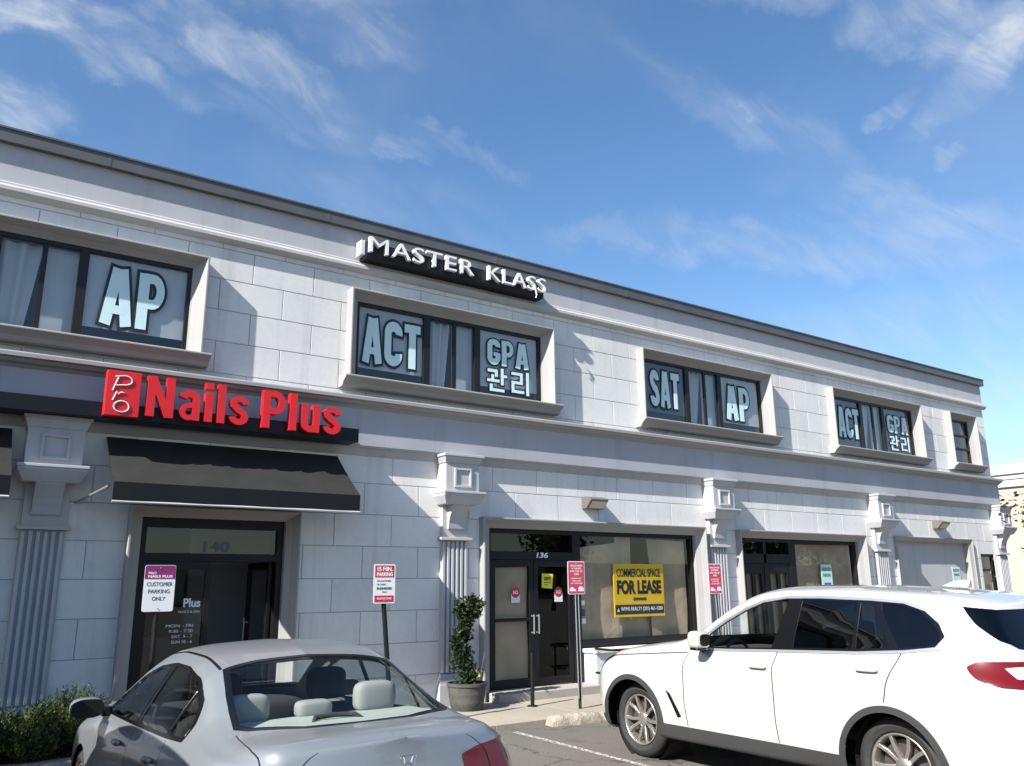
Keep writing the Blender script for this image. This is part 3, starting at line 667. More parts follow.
def shop2_front():
    trim_ring(13.25, 17.56, 0.06, 2.80, 0.17, 0.15, 0, 0.15, 0.0, BLD, 'shopfront_surround', reveal=0.14, bottom=False)
    x0, x1, z1 = 13.42, 17.39, 2.66; xm0, xm1 = 14.98, 15.20
    f = MB()
    bars(f, [(x0, x1, z1-0.08, z1), (x0, x0+0.08, 0.1, z1-0.08), (xm0, xm1, 0.1, z1-0.08), (x1-0.10, x1, 0.5, z1-0.08), (x0+0.08, xm0, 2.15, 2.34), (xm1, x1-0.1, 0.5, 0.62), (14.16, 14.24, 0.1, z1-0.08)], DY, DY+0.10)
    sf = f.build('shopfront', M['black'], BLD, bevel=0.004)
    g = MB(); pane(g, x0+0.08, 14.16, 2.34, z1-0.08, DY+0.05); pane(g, 14.24, xm0, 2.34, z1-0.08, DY+0.05); g.build('transom', M['shopglass'], sf)
    for a, b in ((x0+0.085, 14.155), (14.245, xm0-0.005)):
        l = MB(); s = 0.10; c = (a+b)/2
        bars(l, [(a, a+s, 0.1, 2.145), (b-s, b, 0.1, 2.145), (c-0.05, c+0.05, 0.3, 1.95), (a+s, b-s, 1.95, 2.145), (a+s, b-s, 0.1, 0.3)], DY+0.015, DY+0.06); l.build('door', M['black'], sf, bevel=0.003)
        g = MB(); pane(g, a+s, c-0.05, 0.3, 1.95, DY+0.04); pane(g, c+0.05, b-s, 0.3, 1.95, DY+0.04); g.build('pane', M['shopglass'], sf)
    g = MB(); pane(g, xm1, x1-0.1, 0.62, z1-0.08, DY+0.05); g.build('display_pane', M['shopglass'], sf)
    wrinkled(15.15, 17.32, 0.6, 2.58, DY+0.12, 11, 0.02, 0.012).build('paper_sheet', M['paper'], sf, smooth=True)
    wrinkled(13.5, 14.95, 0.3, 2.05, DY+0.12, 12, 0.0, 0.01).build('paper_sheet', M['paper'], sf, smooth=True)
    lw = MB(); lw.box(15.22, 17.38, FY-0.1, FY+0.2, 0.06, 0.5); lw.build('stall_riser', M['stucco'], BLD, bevel=0.006)
    # blanked-up bay and the narrow window beyond
    trim_ring(18.85, 22.42, 0.06, 2.82, 0.14, 0.11, 0, 0.08, 0.01, BLD, 'blind_bay_surround', reveal=0.12, bottom=False)
    p = MB(); p.box(18.9, 22.4, FY+0.12, FY+0.3, 0.02, 2.75); p.build('blind_bay', M['band'], BLD)
    f = MB(); a, b, c, d = SMALLW
    bars(f, [(a, b, d-0.06, d), (a, b, c, c+0.06), (a, a+0.05, c+0.06, d-0.06), (b-0.06, b, c+0.06, d-0.06), (a+0.05, b-0.06, 2.02, 2.07)], FY+0.03, FY+0.09)
    w = f.build('window', M['black'], BLD)
    g = MB(); pane(g, a+0.05, b-0.06, c+0.06, d-0.06, FY+0.06); g.build('pane', M['shopglass'], w)
    q = MB(); q.box(a, b, FY+0.13, FY+0.135, c, 1.98); q.build('blind', M['paper'], w)
shop2_front()

# ================================================================== signs, awnings, lamps on the building
def char_boxes(body, rect, bold, spacing=1.0):
    """(char, x0, x1, z0, z1) of each letter of a word fitted to rect"""
    v, f = text_verts(body, bold, 0, 0, spacing); lo, hi = v.min(0), v.max(0)
    x0, x1, z0, z1 = rect; sx = (x1-x0)/(hi[0]-lo[0]); sz = (z1-z0)/(hi[1]-lo[1]); out = []
    for i, ch in enumerate(body):
        if ch == ' ': continue
        pv, _ = text_verts(body[:i+1], bold, 0, 0, spacing); cv, _ = text_verts(ch, bold, 0, 0, spacing)
        right = pv[:, 0].max(); w = cv[:, 0].max()-cv[:, 0].min(); a = right-w
        out.append((ch, x0+(a-lo[0])*sx, x0+(right-lo[0])*sx, z0+(cv[:, 1].min()-lo[1])*sz, z0+(cv[:, 1].max()-lo[1])*sz))
    return out
def master_sign():
    t = thing('shop_sign', 'black box sign with raised white MASTER KLASS letters below the roof edge', 'sign', (6.65, FY-0.2, 6.62))
    b = MB(); b.box(4.97, 8.36, FY-0.27, FY-0.035, 6.63, 6.90); b.build('raceway', M['black'], t, bevel=0.008)
    b = MB(); b.box(4.90, 4.969, FY-0.24, FY-0.05, 6.68, 6.92); b.build('end_box', M['cream'], t, bevel=0.006)
    for ch, x0, x1, z0, z1 in char_boxes('MASTER', (5.00, 6.88, 6.715, 6.965), 0.0, 1.1)+char_boxes('KLASS', (7.16, 8.36, 6.715, 6.965), 0.0, 1.08):
        m = MB(); letter_box(m, ch, (x0, x1, z0, z1), FY-0.275, 0.07, 0.0); m.build('letter', M['white'], t, recalc=False)
    b = MB(); b.tube([(8.06, FY-0.39, 6.73), (8.09, FY-0.40, 6.70), (8.115, FY-0.395, 6.62), (8.10, FY-0.39, 6.56)], 0.014); b.build('loose_strip', M['white'], t)
master_sign()
def nail_sign():
    t = thing('shop_sign', 'red Pro Nails Plus letters on a long dark rail above the awning', 'sign', (2.0, FY-0.45, 3.72))
    b = MB(); b.box(-4.6, 4.857, FY-0.50, FY-0.142, 3.745, 3.933); b.build('raceway', M['raceway'], t, bevel=0.006)
    yf = FY-0.502
    b = MB(); b.box(1.547, 1.937, yf-0.10, yf, 3.761, 4.313); sq = b.build('red_panel', M['red'], t, bevel=0.01)
    # thin handwritten Pro, slanting down the panel
    y = yf-0.106; s = MB()
    arc = lambda cx, cz, rx, rz, a0, a1, n=14, sh=0.0: [(cx+rx*math.cos(math.radians(a0+(a1-a0)*k/n))+sh*rz*math.sin(math.radians(a0+(a1-a0)*k/n)), y, cz+rz*math.sin(math.radians(a0+(a1-a0)*k/n))) for k in range(n+1)]
    r = 0.0075
    s.tube([(1.635, y, 4.10), (1.69, y, 4.27)], r, 6)
    s.tube([(1.655, y, 4.275), (1.74, y, 4.29)]+arc(1.76, 4.235, 0.085, 0.058, 90, -90, 12)+[(1.66, y, 4.165)], r, 6)
    s.tube([(1.645, y, 3.98), (1.685, y, 4.09), (1.70, y, 4.06), (1.735, y, 4.085), (1.765, y, 4.08)], r, 6)
    s.tube(arc(1.75, 3.91, 0.085, 0.068, 0, 360, 20), r, 6)
    s.v = [((p[0]+0.01)*0.9856, p[1], 1.78+(p[2]-1.78)*0.9856) for p in s.v]
    s.build('script_lettering', M['white'], sq)
    for ch, x, sx, sz in block_word('Nails', (2.011, 3.252, 3.8, 4.303), 0.12, 0.185)+block_word('Plus', (3.44, 4.534, 3.8, 4.303), 0.12, 0.185):
        m = MB(); put_glyph(m, ch, x, 3.8, sx, sz, yf, 0.10, 0.0, 0.185); m.build('letter', M['red'], t)
nail_sign()
def awning(name, label, x0, x1, first=None):
    if first is not None:
        r = first.copy(); C.objects.link(r); r.location = (first.location.x + x0, first.location.y, first.location.z); tag(r, label)
        for ch in list(first.children):
            c = ch.copy(); C.objects.link(c); c.parent = r
        return r
    t = thing(name, label, 'awning', ((x0+x1)/2, FY, 2.73), 'black awnings over the ground floor fronts')
    yo = FY-0.85; zt, zm, zb = 3.60, 2.96, 2.735
    rng = random.Random(5)
    m = MB(); n = 26                                       # the sloped sheet, faintly sagging between its ribs
    def top(u, v):
        x = x0+(x1-x0)*u; sag = 0.018*math.sin(math.pi*v)*(0.6+0.4*math.cos(u*math.pi*8))
        return (x, FY-0.02-(0.83)*v, zt+(zm-zt)*v - sag)
    m.grid(top, n, 8); m.build('canopy', M['canvas'], t, smooth=True, recalc=False)
    m = MB(); m.grid(lambda u, v: (x0+(x1-x0)*u, yo-0.004-0.006*math.sin(u*23)*v, zm+(zb-zm)*v), 40, 4); m.build('valance', M['black'], t, smooth=True, recalc=False)
    m = MB(); m.tube([(x0, yo, zb), (x1, yo, zb)], 0.014, 8); m.build('front_bar', M['cream'], t, smooth='auto')
    m = MB(); m.tube([(x0-0.26, FY-0.01, 2.77), (x0-0.01, FY-0.62, 2.93)], 0.016, 8); m.build('arm', M['galv'], t, smooth='auto')
    return t
A1 = awning('awning', 'black awning over the nail salon door, under the red letters', 1.70, 4.75)
awning('awning', 'black awning left of the first pilaster, mostly outside the photo', -4.06, 0, A1)
def wall_lamp(x, z, label, first=None):
    if first is not None:
        r = first.copy(); C.objects.link(r); r.location = (x, FY, z); tag(r, label)
        for ch in list(first.children):
            c = ch.copy(); C.objects.link(c); c.parent = r
        return r
    t = thing('wall_lamp', label, 'wall lamp', (x, FY, z), 'floodlights on the ground floor wall')
    b = MB(); w = 0.20
    b.prism([(FY-0.015, z-0.09), (FY-0.015, z+0.11), (FY-0.10, z+0.12), (FY-0.27, z+0.07), (FY-0.27, z+0.045), (FY-0.14, z-0.09)], x-w, x+w)
    b.build('housing', mat('bronze_housing', (0.12, 0.11, 0.10), 0.5), t, bevel=0.008)
    # slanted lens under the hood
    g = MB(); g.add([(x-w+0.03, FY-0.259, z+0.035), (x+w-0.03, FY-0.259, z+0.035), (x+w-0.03, FY-0.157, z-0.075), (x-w+0.03, FY-0.157, z-0.075)], [(0, 1, 2, 3)])
    g.v = [(p[0], p[1]-0.012, p[2]-0.008) for p in g.v]; g.build('lens', mat('frosted_lens', (0.5, 0.48, 0.42), 0.25), t)
    return t
L1 = wall_lamp(9.50, 3.13, 'floodlight on the wall above the FOR LEASE shop')
wall_lamp(20.85, 3.13, 'floodlight on the wall above the blanked-up bay', L1)

# ------------------------------------------------------------------ boards and stickers
def lease_board():
    y = FY+0.118
    t = thing('lease_sign', 'yellow and black FOR LEASE board inside the shop window', 'sign', (10.72, y, 1.20))
    tx = MB(); tx.box(10.10, 11.32, y, y+0.02, 1.20, 2.12); tx.build('board', M['yellow'], t)
    tx = MB(); tx.box(10.12, 11.30, y-0.003, y-0.0005, 1.245, 1.41); tx.build('black_band', M['ink'], t)
    tx = MB(); letter_box(tx, 'COMMERCIAL SPACE', (10.17, 11.24, 1.89, 2.035), y-0.001, 0.003, 0.018); letter_box(tx, 'FOR LEASE', (10.17, 11.25, 1.59, 1.835), y-0.001, 0.003, 0.048); letter_box(tx, '(######)', (10.55, 10.87, 1.47, 1.535), y-0.001, 0.003, 0.03)
    tx.build('lettering', M['ink'], t, recalc=False)
    tx = MB(); letter_box(tx, 'WFMS REALTY (201) 461-1200', (10.24, 11.26, 1.285, 1.37), y-0.005, 0.002, 0.01); tx.add([(10.15, y-0.005, 1.29), (10.21, y-0.005, 1.29), (10.18, y-0.005, 1.36)], [(0, 1, 2)]); tx.build('agent_line', M['white'], t, recalc=False)
lease_board()
def decals():
    y = DY+0.042
    def notice(x, z, label):
        t = thing('door_sticker', label, 'sticker', (x, y, z-0.13), 'red round stickers on the shop doors')
        d = MB(); d.box(x-0.085, x+0.085, y-0.003, y-0.001, z-0.13, z+0.02); d.build('white_card', M['signwhite'], t)
        d = MB(); d.add([(x+0.085*math.cos(k*math.pi/12), y-0.005, z+0.03+0.085*math.sin(k*math.pi/12)) for k in range(24)], [tuple(range(24))]); d.build('red_disc', M['signred'], t)
        d = MB(); letter_box(d, 'NO', (x-0.05, x+0.05, z+0.0, z+0.06), y-0.006, 0.001, 0.05); letter_box(d, 'SOLICITING', (x-0.07, x+0.07, z-0.095, z-0.07), y-0.004, 0.001, 0.02); d.build('lettering', M['white'], t, recalc=False)
    notice(7.96, 1.62, 'red and white sticker on the papered left door of the lease shop')
    notice(8.84, 1.62, 'red and white sticker on the dark right door of the lease shop')
    t = thing('paper_note', 'yellow paper notice on the dark right door', 'notice', (8.60, y, 1.70))
    d = MB(); d.add([(8.49, y-0.003, 1.72), (8.71, y-0.003, 1.70), (8.73, y-0.006, 1.94), (8.50, y-0.003, 1.95)], [(0, 1, 2, 3)]); d.build('sheet', mat('yellow_paper', (0.75, 0.68, 0.05), 0.7), t)
    d = MB(); letter_box(d, 'OPEN', (8.54, 8.68, 1.84, 1.885), y-0.006, 0.001, 0.02); letter_box(d, 'NOTICE', (8.54, 8.67, 1.77, 1.81), y-0.006, 0.001, 0.02) if False else None
    for k in range(4): d.box(8.535, 8.535+(0.14, 0.11, 0.15, 0.08)[k], y-0.0075, y-0.0065, 1.88-k*0.04, 1.89-k*0.04)
    d.build('writing', M['ink'], t, recalc=False)
    for x, z, c in ((9.36, 1.46, 'signwhite'), (9.37, 1.16, 'signwhite')):
        d = MB(); d.box(x-0.045, x+0.045, y-0.003, y-0.001, z-0.04, z+0.04); o = d.build('window_sticker', M[c], None); tag(o, ('small white sticker at the left edge of the lease window, upper' if z > 1.3 else 'small white sticker at the left edge of the lease window, lower'), 'sticker')
    d = MB(); d.box(9.32, 9.40, y-0.003, y-0.001, 1.24, 1.36); o = d.build('window_sticker', mat('blue_card', (0.02, 0.06, 0.22), 0.5)); tag(o, 'small blue sticker between two white ones on the lease window', 'sticker')
    def parking(x, z, w, h, y, label):
        t = thing('parking_notice', label, 'sign', (x, y, z-h), 'accessible parking notices on the front')
        d = MB(); d.box(x-w/2, x+w/2, y-0.008, y-0.002, z-h, z); d.build('card', mat('pale_green_card', (0.50, 0.66, 0.64), 0.5), t)
        d = MB(); d.box(x-w*0.3, x+w*0.3, y-0.012, y-0.009, z-h*0.97, z-h*0.62); d.build('blue_square', mat('blue_panel', (0.02, 0.12, 0.42), 0.5), t)
        d = MB(); q = y-0.014; s = w*0.2; zc = z-h*0.80
        d.tube([(x-s*0.1, q, zc+s*0.9), (x-s*0.05, q, zc), (x+s*0.5, q, zc), (x+s*0.7, q, zc-s*0.7)], 0.012, 5); d.tube([(x-s*0.2+s*0.62*math.cos(a/8), q, zc-s*0.35+s*0.62*math.sin(a/8)) for a in range(16, 46)], 0.010, 5); d.build('wheelchair_symbol', M['white'], t)
        d = MB(); letter_box(d, 'RESERVED', (x-w*0.4, x+w*0.4, z-h*0.22, z-h*0.10), y-0.0085, 0.002, 0.02); letter_box(d, 'PARKING', (x-w*0.36, x+w*0.36, z-h*0.42, z-h*0.30), y-0.0085, 0.002, 0.02); d.build('lettering', mat('green_ink', (0.01, 0.16, 0.09), 0.5), t, recalc=False)
    parking(16.28, 2.14, 0.38, 0.62, DY+0.045, 'pale notice with blue wheelchair square in the second shop window')
    parking(21.75, 2.12, 0.38, 0.55, FY+0.115, 'pale notice with blue wheelchair square on the blanked-up bay')
decals()

# ================================================================== cars
def pchip(xs, ys):
    x = np.array(xs, float); y = np.array(ys, float)
    if x[0] > x[-1]: x = x[::-1]; y = y[::-1]
    h = np.diff(x); d = np.diff(y)/h; n = len(x); m = np.zeros(n)
    for i in range(1, n-1):
        if d[i-1]*d[i] > 0:
            w1, w2 = 2*h[i]+h[i-1], h[i]+2*h[i-1]; m[i] = (w1+w2)/(w1/d[i-1]+w2/d[i])
    m[0], m[-1] = d[0], d[-1]
    def f(q):
        q = np.clip(np.asarray(q, float), x[0], x[-1]); i = np.clip(np.searchsorted(x, q)-1, 0, n-2)
        t = (q-x[i])/h[i]
        return (2*t**3-3*t**2+1)*y[i]+(t**3-2*t**2+t)*h[i]*m[i]+(-2*t**3+3*t**2)*y[i+1]+(t**3-t**2)*h[i]*m[i+1]
    return f
CAP = 0.9
class Shell:
    """car skin: u runs along the car, v from sill (0) over the glass (4..5) to the middle of the roof (8)"""
    VK = np.array([0, 1, 2, 3, 4, 4.5, 5, 5.5, 6.5, 8.0])
    def __init__(s, xr, xf, K, prof_r, prof_f, bulge_r, bulge_f, corner=0.20):
        s.xr, s.xf = xr, xf
        s.U = np.concatenate([np.linspace(xr-CAP, xr, 40, endpoint=False), np.linspace(xr, xf, 360), np.linspace(xf, xf+CAP, 41)[1:]])
        s.V = np.linspace(0, 8, 241)
        c = {k: pchip(*zip(*v)) for k, v in K.items()}
        X = np.zeros((len(s.U), len(s.V))); Y = X.copy(); Z = X.copy()
        for i, u in enumerate(s.U):
            q = min(max(u, xr), xf)
            zr, zc, yr = float(c['zr'](q)), float(c['zc'](q)), float(c['yr'](q))
            yk = [c['ys'](q)-0.10, c['ys'](q), c['ym'](q), c['yh'](q), c['yb'](q), (c['yb'](q)+yr)/2+0.014*min(1, max(0, (zr-c['zb'](q))*3)), yr, yr*0.86, yr*0.50, 0]
            zk = [c['zs'](q)-0.02, c['zs'](q)+0.03, c['zm'](q), c['zh'](q), c['zb'](q), (c['zb'](q)+zr)/2, zr, zr+(zc-zr)*0.52, zr+(zc-zr)*0.86, zc]
            y = pchip(s.VK, yk)(s.V); z = pchip(s.VK, zk)(s.V)
            # rounded plan corners at both ends
            e = max(0.0, (0.42-(xf-q))/0.42); sc = 1-corner*e**2.4
            e = max(0.0, (0.36-(q-xr))/0.36); sc *= 1-corner*0.75*e**2.4
            y = y*sc; x = np.full_like(y, q)
            kr = np.clip((xr+0.75-q)/0.75, 0, 1)**1.5; kf = np.clip((q-(xf-0.7))/0.7, 0, 1)**1.5
            x = x + kr*prof_r(z) - kf*prof_f(z)
            if u < xr: t = (xr-u)/CAP; x = x - bulge_r*(1-(1-t)**2); y = y*(1-t)
            if u > xf: t = (u-xf)/CAP; x = x + bulge_f*(1-(1-t)**2); y = y*(1-t)
            X[i], Y[i], Z[i] = x, y, z
        s.P = np.stack([X, Y, Z], -1)
        du = np.gradient(s.P, axis=0); dv = np.gradient(s.P, axis=1)
        n = np.cross(dv, du); n /= np.maximum(np.linalg.norm(n, axis=-1, keepdims=True), 1e-9); s.N = n
    def _bil(s, A, u, v):
        ui = np.interp(u, s.U, np.arange(len(s.U))); vi = np.clip(np.asarray(v)/8*(len(s.V)-1), 0, len(s.V)-1)
        i = np.clip(ui.astype(int), 0, len(s.U)-2); j = np.clip(vi.astype(int), 0, len(s.V)-2); a = (ui-i)[..., None]; b = (vi-j)[..., None]
        return A[i, j]*(1-a)*(1-b)+A[i+1, j]*a*(1-b)+A[i, j+1]*(1-a)*b+A[i+1, j+1]*a*b
    def at(s, u, v): return s._bil(s.P, np.asarray(u, float), np.asarray(v, float))
    def nrm(s, u, v):
        n = s._bil(s.N, np.asarray(u, float), np.asarray(v, float)); return n/np.maximum(np.linalg.norm(n, axis=-1, keepdims=True), 1e-9)
    def side(s, x, z, ext=False):
        """(u, v) of a point given by its side view (x, z); ext: x is already u"""
        u = x; J = slice(int(0.02*240), int(5.3/8*240))
        for _ in range(1 if ext else 14):
            i = int(np.clip(np.interp(u, s.U, np.arange(len(s.U))), 0, len(s.U)-1))
            zz = s.P[i, J, 2]; vv = s.V[J]; v = float(np.interp(z, np.maximum.accumulate(zz), vv))
            if ext: break
            xx = float(s.at(np.array([u]), np.array([v]))[0, 0]); u = min(max(u + 0.8*(x-xx), s.U[0]), s.U[-1])
        return u, v
    def top(s, x, y):
        u = x; J = slice(int(4.0/8*240), 241)
        for _ in range(12):
            i = int(np.clip(np.interp(u, s.U, np.arange(len(s.U))), 0, len(s.U)-1))
            yy = s.P[i, J, 1][::-1]; vv = s.V[J][::-1]; v = float(np.interp(abs(y), np.maximum.accumulate(yy), vv))
            xx = float(s.at(np.array([u]), np.array([v]))[0, 0]); u = min(max(u + 0.8*(x-xx), s.U[0]), s.U[-1])
        return u, v
def densify(pts, step, closed=True):
    out = []; n = len(pts)
    for i in range(n if closed else n-1):
        a, b = np.array(pts[i], float), np.array(pts[(i+1) % n], float); k = max(1, int(math.ceil(np.linalg.norm(b-a)/step)))
        out += [tuple(a+(b-a)*j/k) for j in range(k)]
    if not closed: out.append(tuple(pts[-1]))
    return out
def round_poly(pts, r, n=5):
    """soften the corners of a polygon; r one radius or one per corner"""
    out = []; N = len(pts); rs = r if isinstance(r, (list, tuple)) else [r]*N
    for i in range(N):
        p0, p, p1 = (np.array(pts[k % N], float) for k in (i-1, i, i+1)); ri = rs[i]
        if ri <= 0: out.append(tuple(p)); continue
        a = p0-p; b = p1-p; la, lb = np.linalg.norm(a), np.linalg.norm(b); d = min(ri, la*0.48, lb*0.48)
        A, B = p+a/la*d, p+b/lb*d
        for k in range(n+1): t = k/n; out.append(tuple((1-t)**2*A+2*t*(1-t)*p+t*t*B))
    return out
def strip(pts, w):
    return ribbon(pts, w)
def inside(poly, P):
    x, y = P[:, 0], P[:, 1]; c = np.zeros(len(P), bool); n = len(poly); j = n-1
    for i in range(n):
        xi, yi = poly[i]; xj, yj = poly[j]
        hit = ((yi > y) != (yj > y)) & (x < (xj-xi)*(y-yi)/((yj-yi) if yj != yi else 1e-12)+xi); c ^= hit; j = i
    return c
VS = 0.30
def cut_skin(S, regions, gu=0.045, gv=0.035):
    """regions: list of (key, [(u, v) ...]); later ones win. Returns {key: (verts uv, tris)}"""
    pts = []; edges = []
    def loop(q):
        n0 = len(pts)
        for p in q: pts.append(Vector((p[0], p[1]*VS)))
        edges.extend((n0+i, n0+(i+1) % len(q)) for i in range(len(q)))
    u0, u1 = S.U[0], S.U[-1]
    loop(densify([(u0, 0.0), (u1, 0.0), (u1, 8.0), (u0, 8.0)], 0.08))
    for k, q in regions: loop(q)
    gu_list = np.arange(u0+gu, u1-gu/2, gu); gv_list = np.arange(gv, 8*VS-gv/2, gv)
    for i, u in enumerate(gu_list):
        for v in gv_list: pts.append(Vector((u+(gu/2 if False else 0), v)))
    r = delaunay_2d_cdt(pts, edges, [], 0, 1e-5)
    V = np.array([tuple(p) for p in r[0]]); T = np.array([f for f in r[2] if len(f) == 3])
    cen = V[T].mean(1); key = np.zeros(len(T), int)
    names = ['body']
    for k, q in regions:
        if k not in names: names.append(k)
        key[inside([(p[0], p[1]*VS) for p in q], cen)] = names.index(k)
    a = V[T]; area = np.abs((a[:, 1, 0]-a[:, 0, 0])*(a[:, 2, 1]-a[:, 0, 1])-(a[:, 1, 1]-a[:, 0, 1])*(a[:, 2, 0]-a[:, 0, 0]))
    ok = area > 1e-9
    return V/np.array([1, VS]), {n: T[(key == i) & ok] for i, n in enumerate(names)}
def skin_mesh(S, V, T, side, name, off=0.0, skirt=True, flip=False):
    """mesh of one region on one side (+1 left, -1 right, 0 both), pushed off along the normal"""
    used, inv = np.unique(T, return_inverse=True); T2 = inv.reshape(T.shape); uv = V[used]
    P = S.at(uv[:, 0], uv[:, 1]); N = S.nrm(uv[:, 0], uv[:, 1])
    N = N*np.where((N*np.stack([0*P[:, 0], P[:, 1], P[:, 2]-0.6], 1)).sum(1, keepdims=True) >= 0, 1, -1) if False else N
    vs, fs, ns = [], [], []
    for sg in ((1, -1) if side == 0 else (side,)):
        b = len(vs); Q = P + N*off; m = np.array([1, sg, 1.0])
        vs += (Q*m).tolist(); ns += (N*m).tolist()
        for t in T2: fs.append(tuple(int(b+k) for k in (t if sg > 0 else t[::-1])))
        if off and skirt:
            cnt = {}
            for t in T2:
                for i in range(3):
                    e = (int(t[i]), int(t[(i+1) % 3])); cnt[e] = cnt.get(e, 0)+1
            bd = [e for e in cnt if (e[1], e[0]) not in cnt]; mp = {}
            bd = [e for e in bd if not (uv[e[0], 1] > 7.999 and uv[e[1], 1] > 7.999)]
            for e in bd:
                for k in e:
                    if k not in mp: mp[k] = len(vs); vs.append((P[k]*m).tolist()); ns.append((N[k]*m).tolist())
            for e in bd: 
                q = (b+e[0], mp[e[0]], mp[e[1]], b+e[1]); fs.append(q if sg > 0 else q[::-1])
    me = bpy.data.meshes.new(name); me.from_pydata(vs, [], fs); me.update()
    # make the winding agree with the outward normal
    pn = np.array([p.normal for p in me.polygons]); vn = np.array(ns)
    avg = np.array([vn[list(f)].mean(0) for f in fs])
    if (pn*avg).sum() < 0:
        me.flip_normals()
    if flip: me.flip_normals()
    me.shade_smooth()
    vn2 = vn*(-1 if flip else 1)
    me.normals_split_custom_set_from_vertices([tuple(n) for n in vn2])
    return me
def part_obj(name, me, m, parent, label=None):
    me.materials.append(m); o = bpy.data.objects.new(name, me); link(o, parent)
    if label: o['label'] = label
    return o
def wheel(parent, x, y, r, w, rim_r, sgn, spokes, tyre_m, rim_m, dark_m):
    """wheel with its axis along y, outer face towards sgn"""
    e = bpy.data.objects.new('wheel', None); e.empty_display_size = 0.1; link(e, parent, (x, y, r))
    if sgn < 0: e.rotation_euler = (0, 0, math.pi)
    h = w/2; b = MB()
    prof = [(rim_r-0.005, h-0.03), (rim_r+0.012, h-0.004), (rim_r+0.035, h+0.004), (r-0.07, h+0.010), (r-0.035, h-0.002), (r-0.012, h-0.022), (r-0.001, h-0.05), (r, 0), (r-0.001, -h+0.05), (r-0.02, -h+0.01), (rim_r+0.02, -h), (rim_r-0.01, -h+0.03)]
    b.lathe(prof, axis='y', seg=56); b.build('tyre', tyre_m, e, smooth='auto', local=True, angle=30)
    b = MB()
    b.lathe([(rim_r, h-0.012), (rim_r-0.004, h-0.004), (rim_r-0.014, h-0.006), (rim_r-0.022, h-0.02), (rim_r-0.028, h-0.05), (rim_r-0.035, -h+0.06), (rim_r, -h+0.03)], axis='y', seg=56)
    n = spokes; rr = rim_r-0.018
    for k in range(n):
        a = 2*math.pi*k/n + math.pi/2
        for s in (-1, 1):
            a2 = a + s*math.pi/n*0.52
            p0 = (0.055*math.cos(a+s*0.35), 0.055*math.sin(a+s*0.35)); p1 = (rr*math.cos(a2), rr*math.sin(a2))
            mid = (p0[0]*0.45+p1[0]*0.55 - s*0.010*math.sin(a), p0[1]*0.45+p1[1]*0.55 + s*0.010*math.cos(a))
            rb = ribbon([p0, mid, p1], 0.030)
            rb = [(p[0], p[1]) for p in rb]; N = len(rb)
            yo = [h-0.045, h-0.032, h-0.016]; yy = yo+yo[::-1]
            vs = [(p[0], yy[i], p[1]) for i, p in enumerate(rb)]+[(p[0]*0.995, yy[i]-0.035, p[1]*0.995) for i, p in enumerate(rb)]
            b.add(vs, [(0, 1, 4, 5), (1, 2, 3, 4), (6, 11, 10, 7), (7, 10, 9, 8)]+[(i, (i+1) % N, N+(i+1) % N, N+i) for i in range(N)])
    b.build('rim', rim_m, e, local=True, smooth='auto', bevel=0.003)
    b = MB(); b.lathe([(0.0001, h-0.022), (0.05, h-0.024), (0.068, h-0.034), (0.07, h-0.07)], axis='y', seg=28); b.build('hub_cap', rim_m, e, local=True, smooth='auto')
    b = MB(); b.lathe([(0.0001, h-0.10), (rim_r*0.78, h-0.10), (rim_r*0.78, h-0.13)], axis='y', seg=40); b.build('brake_disc', M['galv_dark'], e, local=True, smooth='auto')
    b = MB(); b.lathe([(0.0001, -0.02), (rim_r-0.03, -0.02)], axis='y', seg=40); b.build('barrel', dark_m, e, local=True)
    return e
def ellipsoid(m, c, r, nu=20, nv=12, fn=None):
    vs = []
    for i in range(nv+1):
        th = math.pi*i/nv
        for j in range(nu):
            ph = 2*math.pi*j/nu
            d = (math.sin(th)*math.cos(ph), math.sin(th)*math.sin(ph), math.cos(th))
            ex = 0.75
            q = [math.copysign(abs(t)**ex, t) for t in d]
            p = [c[k]+r[k]*q[k] for k in range(3)]
            vs.append(fn(p) if fn else p)
    fs = [(i*nu+j, (i+1)*nu+j, (i+1)*nu+(j+1) % nu, i*nu+(j+1) % nu) for i in range(nv) for j in range(nu)]
    m.add(vs, fs)
M['tyre'] = mat('tyre_rubber', (0.022, 0.021, 0.020), 0.75, noise=(20, 0.2))
M['alloy'] = mat('alloy_grey', (0.50, 0.47, 0.44), 0.32, metal=0.85)
M['galv_dark'] = mat('brake_iron', (0.10, 0.09, 0.085), 0.5, metal=0.6)
M['chrome'] = mat('chrome', (0.75, 0.75, 0.76), 0.10, metal=1.0)
M['satin'] = mat('satin_trim', (0.62, 0.62, 0.63), 0.30, metal=0.8)
M['dark_plastic'] = mat('dark_plastic', (0.026, 0.026, 0.027), 0.7)
M['gloss_black'] = mat('gloss_black', (0.004, 0.004, 0.005), 0.22, spec=0.35)
M['underbody'] = mat('underbody_black', (0.006, 0.006, 0.006), 0.9)
M['shelf'] = mat('shelf_felt', (0.30, 0.33, 0.31), 0.9, noise=(9, 0.08))
M['cabin_dark'] = mat('cabin_dark', (0.02, 0.02, 0.021), 0.85)
M['cabin_grey'] = mat('cabin_grey', (0.22, 0.228, 0.218), 0.85, noise=(6, 0.06))
M['white_paint'] = mat('white_car_paint', (0.42, 0.417, 0.405), 0.22, coat=1.0)
M['silver_paint'] = mat('silver_car_paint', (0.232, 0.255, 0.275), 0.38, metal=0.4, coat=0.6)
M['navy_paint'] = mat('navy_car_paint', (0.006, 0.010, 0.035), 0.3, coat=1.0)
M['car_glass'] = glass('car_glass', (0.93, 0.965, 0.95), 1.25)
M['tint_glass'] = glass('tinted_car_glass', (0.025, 0.03, 0.035), 1.55)
M['lamp_red'] = mat('red_lamp_lens', (0.11, 0.002, 0.004), 0.25, coat=0.3)
